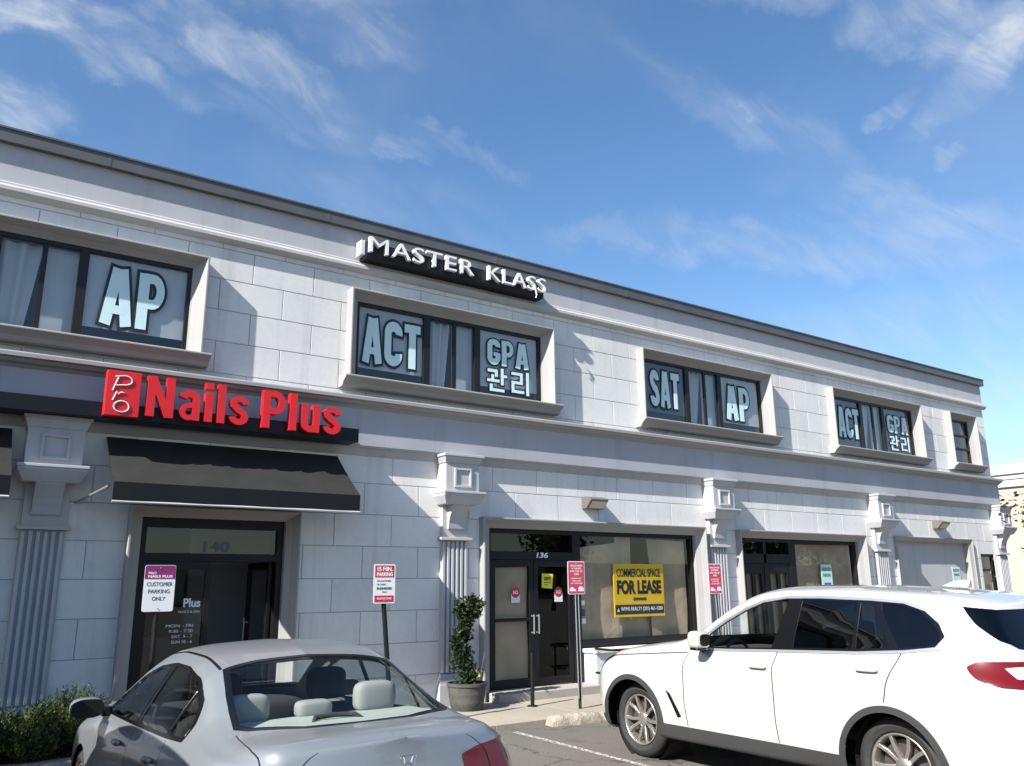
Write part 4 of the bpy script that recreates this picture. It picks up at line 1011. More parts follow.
M['lamp_clear'] = mat('clear_lamp_lens', (0.55, 0.55, 0.56), 0.12, coat=1.0)
def circle(cx, cz, r, a0=0, a1=360, n=48):
    return [(cx+r*math.cos(math.radians(a0+(a1-a0)*k/n)), cz+r*math.sin(math.radians(a0+(a1-a0)*k/n))) for k in range(n+(0 if a1-a0 >= 360 else 1))]
def build_car(name, label, loc, rz, spec, group=None, paint=None):
    S = spec['shell']; root = thing(name, label, spec['cat'], loc, group, rz)
    R = []
    for key, kind, pts in spec['regions']:
        if kind == 'side': q = [S.side(*p) for p in densify(pts, 0.035)]
        elif kind == 'ext': q = [S.side(p[0], p[1], True) for p in densify(pts, 0.035)]
        else: q = [S.top(*p) for p in densify(pts, 0.035)]
        if key == 'hole': q = [(u, 0.0 if p[1] < 0.30 else v) for (u, v), p in zip(q, densify(pts, 0.035))]
        R.append((key, q))
    V, parts = cut_skin(S, R)
    body = None
    order = ['body']+[k for k in parts if k != 'body']
    for key in order:
        T = parts[key]
        if key == 'hole' or len(T) == 0: continue
        nm, m, off, both = spec['look'][key.rstrip('0123456789')]
        if key == 'body' and paint is not None: m = paint
        if both:
            o = part_obj(nm, skin_mesh(S, V, T, 0, nm, off), m, root if key in ('body',) or body is None else (root if spec.get('flat') else root))
            if key == 'body': body = o
        else:
            for sg in (1, -1): part_obj(nm, skin_mesh(S, V, T, sg, nm, off), m, root)
    # lining of the cabin
    lin = np.concatenate([parts[k] for k in parts if k.rstrip('0123456789') in spec['lined']])
    part_obj('cabin_lining', skin_mesh(S, V, lin, 0, 'cabin_lining', -0.035, False, True), spec['lining'], root)
    # wheels in dark wells
    for x in spec['axles']:
        for sg in (1, -1):
            wheel(root, x, sg*spec['track'], spec['wheel_r'], spec['wheel_w'], spec['rim_r'], sg, spec['spokes'], M['tyre'], M['alloy'], M['underbody'])
            b = MB(); a = spec['arch_r']+0.02; yo = spec['track']+0.14
            b.lathe([(a, sg*(yo-0.05)), (a, sg*0.50), (0.001, sg*0.50)], c=(x, 0, spec['wheel_r']), axis='y', seg=40); b.build('wheel_well', M['underbody'], root, local=True)
    b = MB(); b.box(S.xr+0.15, S.xf-0.15, -0.70, 0.70, 0.21, 0.30); b.build('underbody', M['underbody'], root, local=True)
    return root, S
def rbox(m, x0, x1, y0, y1, z0, z1, e=0.55, lean=0.0):
    c = ((x0+x1)/2, (y0+y1)/2, (z0+z1)/2); r = (abs(x1-x0)/2, abs(y1-y0)/2, abs(z1-z0)/2)
    nu, nv = 24, 14; vs = []
    for i in range(nv+1):
        th = math.pi*i/nv
        for j in range(nu):
            ph = 2*math.pi*j/nu; d = (math.sin(th)*math.cos(ph), math.sin(th)*math.sin(ph), math.cos(th))
            q = [math.copysign(abs(t)**e, t) for t in d]
            x, y, z = (c[k]+r[k]*q[k] for k in range(3)); vs.append((x-lean*(z-z0), y, z))
    m.add(vs, [(i*nu+j, (i+1)*nu+j, (i+1)*nu+(j+1) % nu, i*nu+(j+1) % nu) for i in range(nv) for j in range(nu)])
def seat(root, x, y, w, zb, zt, m, head=True, hz=0.20, hw=0.28):
    b = MB(); rbox(b, x-0.30, x+0.30, y-w/2, y+w/2, zb-0.16, zb, 0.4); rbox(b, x-0.42, x-0.26, y-w/2, y+w/2, zb-0.05, zt, 0.45, 0.22); s = b.build('seat', m, root, local=True, smooth=True)
    if head:
        b = MB(); xx = x-0.34-0.22*(zt-zb); rbox(b, xx-0.06, xx+0.05, y-hw/2, y+hw/2, zt+0.02, zt+0.02+hz, 0.5); b.build('headrest', m, s, local=True, smooth=True)
    return s
def steering(root, x, y, z, r, m):
    b = MB(); n = 28
    pts = [(x-0.35*r*math.sin(2*math.pi*k/n)*-1*0.4, y+r*math.cos(2*math.pi*k/n), z+r*0.92*math.sin(2*math.pi*k/n)) for k in range(n+1)]
    b.tube(pts, 0.016, 8, False); b.tube([(x, y-r, z), (x+0.05, y, z-0.02), (x, y+r, z)], 0.02, 6); b.tube([(x+0.05, y, z-0.02), (x-0.12*r, y, z-r*0.9)], 0.02, 6)
    b.build('steering_wheel', m, root, local=True, smooth=True)

def suv_spec():
    K = dict(
        zc=[(-2.5, 1.63), (-2.2, 1.668), (-1.6, 1.715), (-0.9, 1.748), (-0.3, 1.748), (0.05, 1.715), (0.30, 1.63), (0.65, 1.45), (1.02, 1.235), (1.12, 1.205), (1.35, 1.17), (1.9, 1.085), (2.2, 1.005), (2.32, 0.93)],
        zr=[(-2.5, 1.55), (-2.2, 1.60), (-1.7, 1.648), (-0.9, 1.675), (-0.4, 1.67), (-0.1, 1.63), (0.12, 1.545), (0.36, 1.43), (0.52, 1.335), (0.75, 1.20), (0.95, 1.145), (1.3, 1.12), (1.9, 1.045), (2.2, 0.965), (2.32, 0.89)],
        yr=[(-2.5, 0.60), (-2.0, 0.645), (-1.2, 0.675), (-0.3, 0.675), (0.05, 0.665), (0.36, 0.69), (0.65, 0.73), (0.95, 0.775), (1.3, 0.78), (1.9, 0.74), (2.2, 0.68), (2.32, 0.64)],
        zb=[(-2.5, 1.14), (-1.9, 1.225), (-1.2, 1.19), (-0.3, 1.155), (0.45, 1.12), (0.8, 1.085), (1.2, 1.05), (1.9, 0.98), (2.2, 0.90), (2.32, 0.82)],
        yb=[(-2.5, 0.80), (-1.9, 0.85), (-1.2, 0.872), (0, 0.88), (0.8, 0.88), (1.2, 0.885), (1.9, 0.865), (2.2, 0.81), (2.32, 0.77)],
        zh=[(-2.5, 0.98), (-1.5, 1.03), (0, 0.985), (1.2, 0.92), (2.0, 0.84), (2.32, 0.72)],
        yh=[(-2.5, 0.90), (-1.5, 0.968), (-0.5, 0.955), (0.5, 0.95), (1.5, 0.97), (2.1, 0.93), (2.32, 0.87)],
        zm=[(-2.5, 0.60), (0, 0.60), (2.32, 0.55)],
        ym=[(-2.5, 0.93), (-1.5, 0.992), (-0.3, 0.955), (0.8, 0.955), (1.5, 0.99), (2.1, 0.95), (2.32, 0.89)],
        zs=[(-2.5, 0.30), (0, 0.27), (2.32, 0.26)],
        ys=[(-2.5, 0.86), (-1.5, 0.95), (0, 0.945), (1.5, 0.955), (2.32, 0.86)])
    S = Shell(-2.5, 2.29, K, pchip([0.2, 0.5, 0.9, 1.05, 1.3, 1.6, 1.8], [0.06, 0.0, 0.02, 0.06, 0.18, 0.33, 0.37]), pchip([0.2, 0.45, 0.75, 0.95, 1.1], [0.14, 0.05, 0.0, 0.03, 0.09]), 0.07, 0.05)
    dlo = [(0.66, 1.125), (0.2, 1.138), (-0.33, 1.163), (-1.2, 1.195), (-1.62, 1.228), (-1.90, 1.265), (-1.97, 1.355), (-1.91, 1.465), (-1.775, 1.565), (-1.58, 1.622), (-1.3, 1.64), (-0.8, 1.655), (-0.42, 1.652), (-0.14, 1.615), (0.11, 1.535), (0.36, 1.415), (0.54, 1.305), (0.62, 1.22)]
    blk = [(0.60, 1.150), (0.2, 1.160), (-0.33, 1.185), (-1.2, 1.217), (-1.62, 1.250), (-1.86, 1.283), (-1.925, 1.36), (-1.87, 1.455), (-1.75, 1.545), (-1.57, 1.60), (-1.3, 1.619), (-0.8, 1.634), (-0.43, 1.631), (-0.16, 1.595), (0.09, 1.515), (0.34, 1.395), (0.51, 1.285)]
    fg = [(0.56, 1.165), (0.2, 1.175), (-0.33, 1.20), (-0.45, 1.622), (-0.17, 1.585), (0.08, 1.502), (0.33, 1.383), (0.47, 1.29)]
    rg = [(-0.56, 1.212), (-1.15, 1.236), (-1.16, 1.608), (-0.60, 1.623)]
    rq = [(-1.185, 1.238), (-1.49, 1.262), (-1.30, 1.60), (-1.19, 1.608)]
    qg = [(-1.355, 1.600), (-1.54, 1.590), (-1.69, 1.552), (-1.81, 1.47), (-1.88, 1.385), (-1.89, 1.325), (-1.82, 1.288), (-1.56, 1.262)]
    wf, wr = 1.4875, -1.4875
    def arch(cx, r): return [(cx+r*math.cos(a), 0.375+r*math.sin(a)) for a in np.radians(np.linspace(-14, 194, 40))]
    reg = [('sill', 'side', [(1.9, 0.28), (2.32, 0.285), (2.32, 0.335), (1.95, 0.40), (-2.45, 0.42), (-2.5, 0.285), (-1.9, 0.28)][::1]),
           ('sill', 'ext', [(2.31, 0.285), (3.2, 0.285), (3.2, 0.38), (2.31, 0.335)]), ('sill', 'ext', [(-2.49, 0.30), (-3.38, 0.32), (-3.38, 0.44), (-2.49, 0.42)])]
    for n_, cx in enumerate((wf, wr)): reg.append(('cladding%d' % n_, 'side', [(max(min(x, 2.28), -2.4), max(z, 0.285)) for x, z in arch(cx, 0.463)]))
    for cx in (wf, wr): reg.append(('hole', 'side', [(x, max(z, 0.283)) for x, z in arch(cx, 0.412)]))
    sm = 0.010
    seam = lambda q: reg.append(('seam%d' % len(reg), 'side', strip(q, sm)))
    seam([(0.70, 1.10), (0.73, 0.95), (0.73, 0.62), (0.69, 0.415)]); seam([(-0.40, 1.165), (-0.38, 1.03), (-0.385, 0.59), (-0.41, 0.415)])
    seam([(-1.59, 1.225), (-1.565, 1.16), (-1.50, 0.99), (-1.475, 0.86)])
    reg.append(('seam99', 'side', strip([(0.72, 1.10), (1.2, 1.062), (1.7, 1.02), (2.02, 0.985)], sm)))
    reg.append(('gill', 'side', round_poly([(0.985, 0.73), (0.925, 0.70), (0.775, 0.49), (0.83, 0.475)], 0.012)))
    reg.append(('window_trim', 'side', dlo)); reg.append(('pillar', 'side', blk))
    reg += [('front_window', 'side', round_poly(fg, [0.01, 0, 0.02, 0.02, 0, 0, 0, 0.01])), ('rear_window', 'side', round_poly(rg, 0.02)), ('small_window', 'side', round_poly(rq, 0.02)), ('quarter_window', 'side', round_poly(qg, [0.02, 0, 0, 0, 0, 0, 0.02, 0.02]))]
    reg.append(('headlight', 'ext', round_poly([(1.86, 1.005), (2.16, 0.985), (2.32, 0.90), (2.62, 0.86), (2.62, 0.79), (2.30, 0.79), (2.12, 0.875)], 0.02)))
    reg.append(('tail_light', 'ext', round_poly([(-2.13, 1.155), (-2.22, 1.195), (-2.50, 1.20), (-2.98, 1.20), (-2.98, 1.07), (-2.52, 1.025), (-2.36, 1.035), (-2.20, 1.085)], 0.03)))
    reg.append(('tail_strip', 'ext', round_poly([(-2.40, 1.155), (-2.52, 1.165), (-2.90, 1.165), (-2.90, 1.135), (-2.56, 1.125), (-2.50, 1.085), (-2.46, 1.085)], 0.012)))
    reg.append(('hatch_window', 'ext', [(-2.14, 1.585), (-2.5, 1.56), (-3.39, 1.565), (-3.39, 1.255), (-2.85, 1.262), (-2.60, 1.285), (-2.44, 1.34), (-2.27, 1.46)]))
    reg.append(('windscreen', 'top', [(0.34, 0.0), (0.315, 0.3), (0.24, 0.575), (0.50, 0.63), (0.88, 0.69), (0.985, 0.6), (1.05, 0.3), (1.065, 0.0)]))
    reg.append(('grille', 'ext', round_poly([(2.72, 0.86), (3.17, 0.87), (3.17, 0.56), (2.78, 0.60)], 0.05)))
    look = dict(body=('body', M['white_paint'], 0.0, True), sill=('sill_cladding', M['dark_plastic'], 0.012, True), cladding=('wheel_arch', M['dark_plastic'], 0.014, False),
                seam=('door_seam', M['underbody'], -0.008, False), gill=('side_vent', M['gloss_black'], -0.008, False), window_trim=('window_trim', M['satin'], 0.006, False), pillar=('window_pillar', M['gloss_black'], 0.002, False),
                front_window=('side_window', M['car_glass'], 0.0, False), rear_window=('side_window', M['tint_glass'], 0.0, False), small_window=('side_window', M['tint_glass'], 0.0, False), quarter_window=('side_window', M['tint_glass'], 0.0, False),
                headlight=('headlight', M['gloss_black'], 0.004, False), tail_light=('tail_light', M['lamp_red'], 0.010, False), tail_strip=('tail_light_strip', M['lamp_clear'], 0.013, False),
                hatch_window=('rear_window', M['tint_glass'], -0.003, True), windscreen=('windscreen', M['car_glass'], -0.003, True), grille=('grille', M['gloss_black'], -0.01, True))
    return dict(shell=S, regions=reg, look=look, cat='car', lined=('body', 'sill', 'seam'), lining=M['cabin_dark'], axles=(wf, wr), track=0.735, wheel_r=0.375, wheel_w=0.265, rim_r=0.255, arch_r=0.405, spokes=5)
SUV = suv_spec()
def suv_extras(root, paint):
    for sg in (1, -1):
        b = MB(); rbox(b, 0.345, 0.51, sg*1.01-0.10, sg*1.01+0.10, 1.155, 1.325, 0.55); mi = b.build('side_mirror', paint, root, local=True, smooth=True)
        b = MB(); rbox(b, 0.36, 0.50, sg*1.01-0.085, sg*1.01+0.085, 1.140, 1.172, 0.6); b.build('mirror_base', M['gloss_black'], mi, local=True, smooth=True)
        b = MB(); b.tube([(0.46, sg*0.95, 1.17), (0.52, sg*0.86, 1.145)], [0.03, 0.04], 8); b.build('mirror_arm', M['gloss_black'], mi, local=True, smooth=True)
        b = MB(); b.add([(0.343, sg*1.01+0.07*math.copysign(abs(math.cos(k*math.pi/14))**0.6, math.cos(k*math.pi/14)), 1.24+0.055*math.copysign(abs(math.sin(k*math.pi/14))**0.6, math.sin(k*math.pi/14))) for k in range(28)], [tuple(range(28))]); b.build('mirror_glass', M['black'], mi, local=True)
        for x0, x1, z, y in ((-0.33, -0.13, 1.04, 0.953), (-1.44, -1.24, 1.095, 0.958)):
            b = MB(); rbox(b, x0, x1, sg*(y-0.008), sg*(y+0.030), z-0.018, z+0.018, 0.5); b.build('door_handle', paint, root, local=True, smooth=True)
    b = MB()
    def fin(p): return p
    b.add([(-1.50, 0.0, 1.735), (-1.60, 0.03, 1.728), (-1.60, -0.03, 1.728), (-1.74, 0.032, 1.72), (-1.74, -0.032, 1.72), (-1.70, 0.008, 1.785), (-1.70, -0.008, 1.785), (-1.60, 0.006, 1.772), (-1.60, -0.006, 1.772), (-1.755, 0.01, 1.778), (-1.755, -0.01, 1.778)],
          [(0, 1, 7), (0, 8, 2), (0, 7, 8), (1, 3, 5, 7), (2, 8, 6, 4), (7, 5, 6, 8), (3, 9, 5), (4, 6, 10), (5, 9, 10, 6), (3, 4, 10, 9)])
    b.build('roof_aerial', paint, root, local=True, smooth='auto')
    for y in (0.40, -0.40): seat(root, 0.05, y, 0.52, 0.62, 1.18, M['cabin_dark'], True)
    seat(root, -0.95, 0.0, 1.35, 0.62, 1.15, M['cabin_dark'], False)
    b = MB(); rbox(b, 0.62, 1.05, -0.72, 0.72, 0.78, 1.12, 0.5); b.build('dashboard', M['cabin_dark'], root, local=True, smooth=True)
    steering(root, 0.48, 0.40, 1.03, 0.185, M['cabin_dark'])
root, _S = build_car('parked_suv', 'white mid-size SUV parked nose-in before the FOR LEASE shop', (7.31, 5.419, 0.0), 1.54490, SUV)
suv_extras(root, M['white_paint'])
SUV_ROOT = root
def sedan_spec():
    K = dict(
        zc=[(-2.02, 1.06), (-1.98, 1.083), (-1.85, 1.088), (-1.62, 1.083), (-1.5, 1.105), (-1.2, 1.215), (-0.82, 1.372), (-0.5, 1.428), (-0.2, 1.442), (0.05, 1.43), (0.30, 1.375), (0.60, 1.25), (1.05, 1.04), (1.2, 0.995), (1.6, 0.905), (2.0, 0.80), (2.2, 0.70)],
        zr=[(-2.02, 1.02), (-1.97, 1.05), (-1.7, 1.045), (-1.5, 1.058), (-1.25, 1.12), (-1.05, 1.205), (-0.80, 1.303), (-0.5, 1.352), (-0.2, 1.355), (0.10, 1.325), (0.40, 1.24), (0.72, 1.10), (1.0, 0.985), (1.25, 0.95), (1.6, 0.865), (2.0, 0.755), (2.2, 0.66)],
        yr=[(-2.02, 0.64), (-1.5, 0.672), (-1.2, 0.63), (-0.85, 0.585), (-0.5, 0.582), (0.0, 0.595), (0.4, 0.635), (0.95, 0.70), (1.2, 0.69), (1.6, 0.66), (2.2, 0.60)],
        zb=[(-2.02, 0.965), (-1.5, 0.985), (-1.0, 0.985), (0.0, 0.955), (0.95, 0.925), (1.1, 0.905), (1.6, 0.82), (2.2, 0.62)],
        yb=[(-2.02, 0.74), (-1.6, 0.785), (-1.0, 0.798), (0.0, 0.808), (1.0, 0.803), (1.6, 0.775), (2.2, 0.70)],
        zh=[(-2.02, 0.83), (-1.3, 0.845), (0.0, 0.81), (1.6, 0.73), (2.2, 0.56)],
        yh=[(-2.02, 0.80), (-1.3, 0.862), (0.0, 0.862), (1.6, 0.845), (2.2, 0.77)],
        zm=[(-2.02, 0.55), (2.2, 0.48)], ym=[(-2.02, 0.81), (-1.3, 0.872), (0.0, 0.874), (1.6, 0.86), (2.2, 0.78)],
        zs=[(-2.02, 0.25), (2.2, 0.21)], ys=[(-2.02, 0.76), (-1.3, 0.84), (1.6, 0.84), (2.2, 0.76)])
    S = Shell(-2.02, 2.2, K, pchip([0.2, 0.55, 0.8, 0.95, 1.05, 1.2], [0.06, 0.0, 0.02, 0.05, 0.06, 0.06]), pchip([0.2, 0.4, 0.6, 0.8], [0.08, 0.02, 0.0, 0.08]), 0.07, 0.11)
    blk = [(1.02, 0.945), (0.70, 1.075), (0.40, 1.205), (0.10, 1.292), (-0.20, 1.327), (-0.50, 1.323), (-0.78, 1.272), (-0.98, 1.175), (-1.09, 1.075), (-1.10, 0.995), (-0.8, 0.98), (0.0, 0.957), (0.6, 0.944), (1.02, 0.932)]
    fg = [(0.78, 0.955), (0.78, 1.02), (0.68, 1.063), (0.38, 1.19), (0.09, 1.274), (-0.16, 1.306), (-0.085, 0.978), (0.4, 0.966)]
    rg = [(-0.235, 1.309), (-0.50, 1.305), (-0.75, 1.256), (-0.825, 1.222), (-0.79, 1.00), (-0.155, 0.982)]
    rq = [(-0.865, 1.20), (-0.96, 1.155), (-1.06, 1.065), (-1.065, 1.015), (-0.83, 1.003)]
    fq = [(0.94, 0.950), (0.825, 1.0), (0.825, 0.955)]
    wf, wr = 1.35, -1.35
    def arch(cx, r): return [(cx+r*math.cos(a), 0.318+r*math.sin(a)) for a in np.radians(np.linspace(-16, 196, 36))]
    reg = []
    for cx in (wf, wr): reg.append(('hole', 'side', [(x, max(z, 0.235)) for x, z in arch(cx, 0.345)]))
    reg += [('window_pillar', 'side', round_poly(blk, 0.03)), ('front_window', 'side', round_poly(fg, 0.015)), ('rear_window', 'side', round_poly(rg, 0.015)), ('small_window', 'side', round_poly(rq, 0.015)), ('small_window2', 'side', fq)]
    sm = 0.006
    for q in ([(0.83, 0.93), (0.86, 0.80), (0.83, 0.40), (0.78, 0.30)], [(-0.13, 0.955), (-0.12, 0.80), (-0.14, 0.30)], [(-0.83, 0.975), (-0.92, 0.80), (-1.01, 0.66)], [(0.78, 0.30), (-0.14, 0.30), (-0.90, 0.30)]):
        reg.append(('seam%d' % len(reg), 'side', strip(q, sm)))
    reg.append(('rear_seal', 'top', [(-0.785, 0.0), (-0.80, 0.3), (-0.835, 0.525), (-1.10, 0.578), (-1.43, 0.632), (-1.50, 0.58), (-1.59, 0.3), (-1.615, 0.0)]))
    reg.append(('rear_glass', 'top', [(-0.815, 0.0), (-0.83, 0.3), (-0.865, 0.492), (-1.10, 0.543), (-1.41, 0.595), (-1.465, 0.545), (-1.55, 0.3), (-1.575, 0.0)]))
    reg.append(('windscreen', 'top', [(0.29, 0.0), (0.27, 0.3), (0.22, 0.53), (0.50, 0.585), (0.95, 0.645), (1.02, 0.55), (1.09, 0.3), (1.11, 0.0)]))
    reg.append(('roof_joint', 'top', strip([(0.20, 0.553), (-0.2, 0.543), (-0.6, 0.535), (-0.83, 0.532)], 0.016)))
    reg.append(('seam96', 'top', strip([(-1.50, 0.640), (-1.8, 0.655), (-1.97, 0.64)], sm)))
    reg.append(('tail_light', 'ext', round_poly([(-1.86, 0.975), (-2.0, 0.985), (-2.22, 0.975), (-2.42, 0.945), (-2.42, 0.80), (-2.02, 0.78), (-1.90, 0.82)], 0.03)))
    reg.append(('seam97', 'ext', strip([(-2.20, 1.04), (-2.20, 0.985), (-2.20, 0.78)], 0.012)))
    reg.append(('seam98', 'ext', strip([(-2.42, 0.86), (-2.75, 0.865), (-2.919, 0.865)], 0.010)))
    reg.append(('headlight', 'ext', round_poly([(1.85, 0.76), (2.1, 0.74), (2.45, 0.64), (2.45, 0.56), (2.15, 0.58)], 0.03)))
    look = dict(body=('body', M['silver_paint'], 0.0, True), seam=('panel_seam', M['underbody'], -0.008, False), roof_joint=('roof_joint', M['gloss_black'], -0.004, False), window_pillar=('window_pillar', M['gloss_black'], -0.002, False),
                front_window=('side_window', M['car_glass2'], -0.005, False), rear_window=('side_window', M['car_glass2'], -0.005, False), small_window=('side_window', M['car_glass2'], -0.005, False),
                rear_seal=('rear_window_seal', M['gloss_black'], -0.002, True), rear_glass=('rear_window', M['car_glass'], -0.004, True), windscreen=('windscreen', M['car_glass'], -0.003, True),
                tail_light=('tail_light', M['lamp_red'], 0.006, False), headlight=('headlight', M['lamp_clear'], 0.004, False))
    return dict(shell=S, regions=reg, look=look, cat='car', lined=('body', 'seam', 'roof_joint'), lining=M['cabin_grey'], axles=(wf, wr), track=0.745, wheel_r=0.318, wheel_w=0.205, rim_r=0.21, arch_r=0.345, spokes=6)
M['car_glass2'] = glass('side_car_glass', (0.66, 0.73, 0.71), 1.35)
SEDAN = sedan_spec()
SEDROOT, _S2 = build_car('parked_sedan', 'silver four-door sedan seen from behind, parked before the nail salon', (2.03, 5.93, -0.01), math.radians(90.5), SEDAN)
def sedan_extras(root):
    P = M['silver_paint']
    for sg in (1, -1):
        b = MB(); ellipsoid(b, (0.735, sg*0.955, 0.99), (0.070, 0.105, 0.066)); mi = b.build('side_mirror', P, root, local=True, smooth=True)
        b = MB(); b.add([(0.662, sg*0.955+0.100*math.copysign(abs(math.cos(k*math.pi/14))**0.7, math.cos(k*math.pi/14)), 0.99+0.061*math.copysign(abs(math.sin(k*math.pi/14))**0.7, math.sin(k*math.pi/14))) for k in range(28)], [tuple(range(28))]); b.build('mirror_glass', M['black'], mi, local=True)
        b = MB(); b.plate([(0.86, 0.93), (0.68, 0.93), (0.66, 0.99), (0.80, 0.985)], sg*0.80, sg*0.86); b.build('mirror_arm', M['gloss_black'], mi, local=True)
        for x0, x1, z in ((0.02, 0.17, 0.845), (-0.80, -0.65, 0.865)):
            b = MB(); rbox(b, x0, x1, sg*0.855, sg*0.892, z-0.014, z+0.014, 0.5); b.build('door_handle', P, root, local=True, smooth=True)
    # cabin: two front seats, rear bench with three head rests, shelf, dash, wheel
    G, D = M['cabin_grey'], M['cabin_dark']
    seat(root, 0.18, 0.36, 0.50, 0.52, 1.02, D, True, 0.21, 0.27); seat(root, 0.18, -0.36, 0.50, 0.52, 1.02, D, True, 0.21, 0.27)
    s = seat(root, -0.72, 0.0, 1.28, 0.52, 0.98, G, False)
    for y, w, h, z in ((0.40, 0.25, 0.16, 1.03), (0.0, 0.22, 0.10, 1.03), (-0.40, 0.27, 0.18, 1.03)):
        b = MB(); rbox(b, -0.99, -0.87, y-w/2, y+w/2, z, z+h, 0.5); b.build('headrest', G, s, local=True, smooth=True)
    b = MB(); b.add([(-0.94, -0.62, 1.045), (-0.94, 0.62, 1.045), (-1.53, 0.60, 1.072), (-1.53, -0.60, 1.072), (-1.06, -0.62, 0.90), (-1.06, 0.62, 0.90), (-1.60, 0.60, 0.95), (-1.60, -0.60, 0.95)], [(0, 1, 2, 3), (4, 7, 6, 5), (0, 4, 5, 1), (1, 5, 6, 2), (2, 6, 7, 3), (3, 7, 4, 0)]); sh = b.build('rear_shelf', M['shelf'], root, local=True)
    b = MB(); b.tube([(-1.30, 0.15, 1.05), (-1.25, 0.12, 1.075), (-1.24, 0.0, 1.08), (-1.25, -0.12, 1.075), (-1.30, -0.15, 1.05)], 0.014, 8); b.build('brake_lamp_housing', D, sh, local=True, smooth=True)
    b = MB(); rbox(b, 0.72, 1.12, -0.70, 0.70, 0.66, 0.95, 0.5); b.build('dashboard', D, root, local=True, smooth=True)
    steering(root, 0.58, 0.36, 0.90, 0.18, D)
    b = MB(); rbox(b, 0.36, 0.40, -0.12, 0.12, 1.27, 1.33, 0.6); b.build('inside_mirror', D, root, local=True, smooth=True)
    # maker's badge: a plain H in a rounded frame
    e = bpy.data.objects.new('badge', None); link(e, root, (-2.148, 0.02, 0.965))
    b = MB()
    fr = round_poly([(-0.042, 0.034), (0.042, 0.034), (0.034, -0.034), (-0.034, -0.034)], 0.012); pts = [(-0.0, -p[0], p[1]) for p in fr]; b.tube(pts+[pts[0], pts[1]], 0.0045, 6, False); b.build('frame', M['chrome'], e, local=True)
    b = MB()
    for q in ([(0.028, 0.034), (0.018, 0.0), (0.024, -0.034)], [(-0.028, 0.034), (-0.018, 0.0), (-0.024, -0.034)], [(0.018, 0.0), (-0.018, 0.0)]): b.tube([(0.002, p[0], p[1]) for p in q], 0.006, 6)
    b.build('letter', M['chrome'], e, local=True)
sedan_extras(SEDROOT)
def copy_tree(o, parent=None):
    c = o.copy(); C.objects.link(c)
    if parent is not None: c.parent = parent
    for ch in list(o.children): copy_tree(ch, c)
    return c
# the car in the next stall, whose shadow lies along the sedan's doors
n = copy_tree(SUV_ROOT); n.location = (-0.86, 5.9, 0.0); n.scale = (1.1, 1.1, 1.2); n.rotation_euler.z = math.radians(90.0)
tag(n, 'dark blue SUV in the stall left of the silver sedan, beyond the photo edge')
for o in list(n.children)+[g for ch in n.children for g in ch.children]:
    for sl in o.material_slots:
        if sl.material in (M['white_paint'],): sl.link = 'OBJECT'; sl.material = M['navy_paint']

# ================================================================== plants
def leaf_mat(name, c0, c1, trans=0.25):
    m = bpy.data.materials.new(name); m.use_nodes = True; nt = m.node_tree; N = nt.nodes; L = nt.links
    p = N['Principled BSDF']; p.inputs['Roughness'].default_value = 0.55; p.inputs['Specular IOR Level'].default_value = 0.3
    g = N.new('ShaderNodeNewGeometry'); r = N.new('ShaderNodeValToRGB'); r.color_ramp.elements[0].color = c0+(1,); r.color_ramp.elements[1].color = c1+(1,)
    L.new(g.outputs['Random Per Island'], r.inputs[0]); L.new(r.outputs[0], p.inputs['Base Color'])
    t = N.new('ShaderNodeBsdfTranslucent'); L.new(r.outputs[0], t.inputs['Color']); mx = N.new('ShaderNodeMixShader'); mx.inputs[0].default_value = trans
    out = N['Material Output']; L.new(p.outputs[0], mx.inputs[1]); L.new(t.outputs[0], mx.inputs[2]); L.new(mx.outputs[0], out.inputs[0])
    return m
M['leaf'] = leaf_mat('green_leaf', (0.020, 0.050, 0.012), (0.075, 0.125, 0.030))
M['leaf_dark'] = leaf_mat('dark_green_leaf', (0.006, 0.016, 0.005), (0.028, 0.052, 0.014), 0.12)
M['leaf_sprig'] = leaf_mat('sprig_leaf', (0.014, 0.034, 0.008), (0.13, 0.165, 0.04), 0.2)
M['leaf_red'] = leaf_mat('russet_leaf', (0.035, 0.015, 0.010), (0.11, 0.055, 0.030))
M['bark'] = mat('bark', (0.07, 0.055, 0.045), 0.9, noise=(8, 0.3), bump=(25, 0.8, 0.02))
def leaves(centres, size, rng, up=0.0, long=1.6):
    m = MB()
    for c in centres:
        a = rng.uniform(0, 2*math.pi); el = rng.uniform(-0.6, 0.9)+up
        d = Vector((math.cos(a)*math.cos(el), math.sin(a)*math.cos(el), math.sin(el))); d.normalize()
        s = d.cross(Vector((rng.uniform(-1, 1), rng.uniform(-1, 1), rng.uniform(-1, 1))))
        if s.length < 0.1: s = d.cross(Vector((0, 0, 1)))
        s.normalize(); k = size*rng.uniform(0.6, 1.25); c = Vector(c)
        n = d.cross(s)*k*0.12
        m.add([c, c+d*k*0.45*long+s*k*0.42+n, c+d*k*long, c+d*k*0.45*long-s*k*0.42+n], [(0, 1, 2), (0, 2, 3)])
    return m
def blob_points(rng, clumps, per, jit):
    out = []
    for (cx, cy, cz, r) in clumps:
        for _ in range(per):
            d = Vector((rng.gauss(0, 1), rng.gauss(0, 1), rng.gauss(0, 1))); d.normalize(); k = r*rng.uniform(0.35, 1.0)**0.6
            out.append((cx+d.x*k+rng.gauss(0, jit), cy+d.y*k+rng.gauss(0, jit), cz+d.z*k*0.85+rng.gauss(0, jit)))
    return out
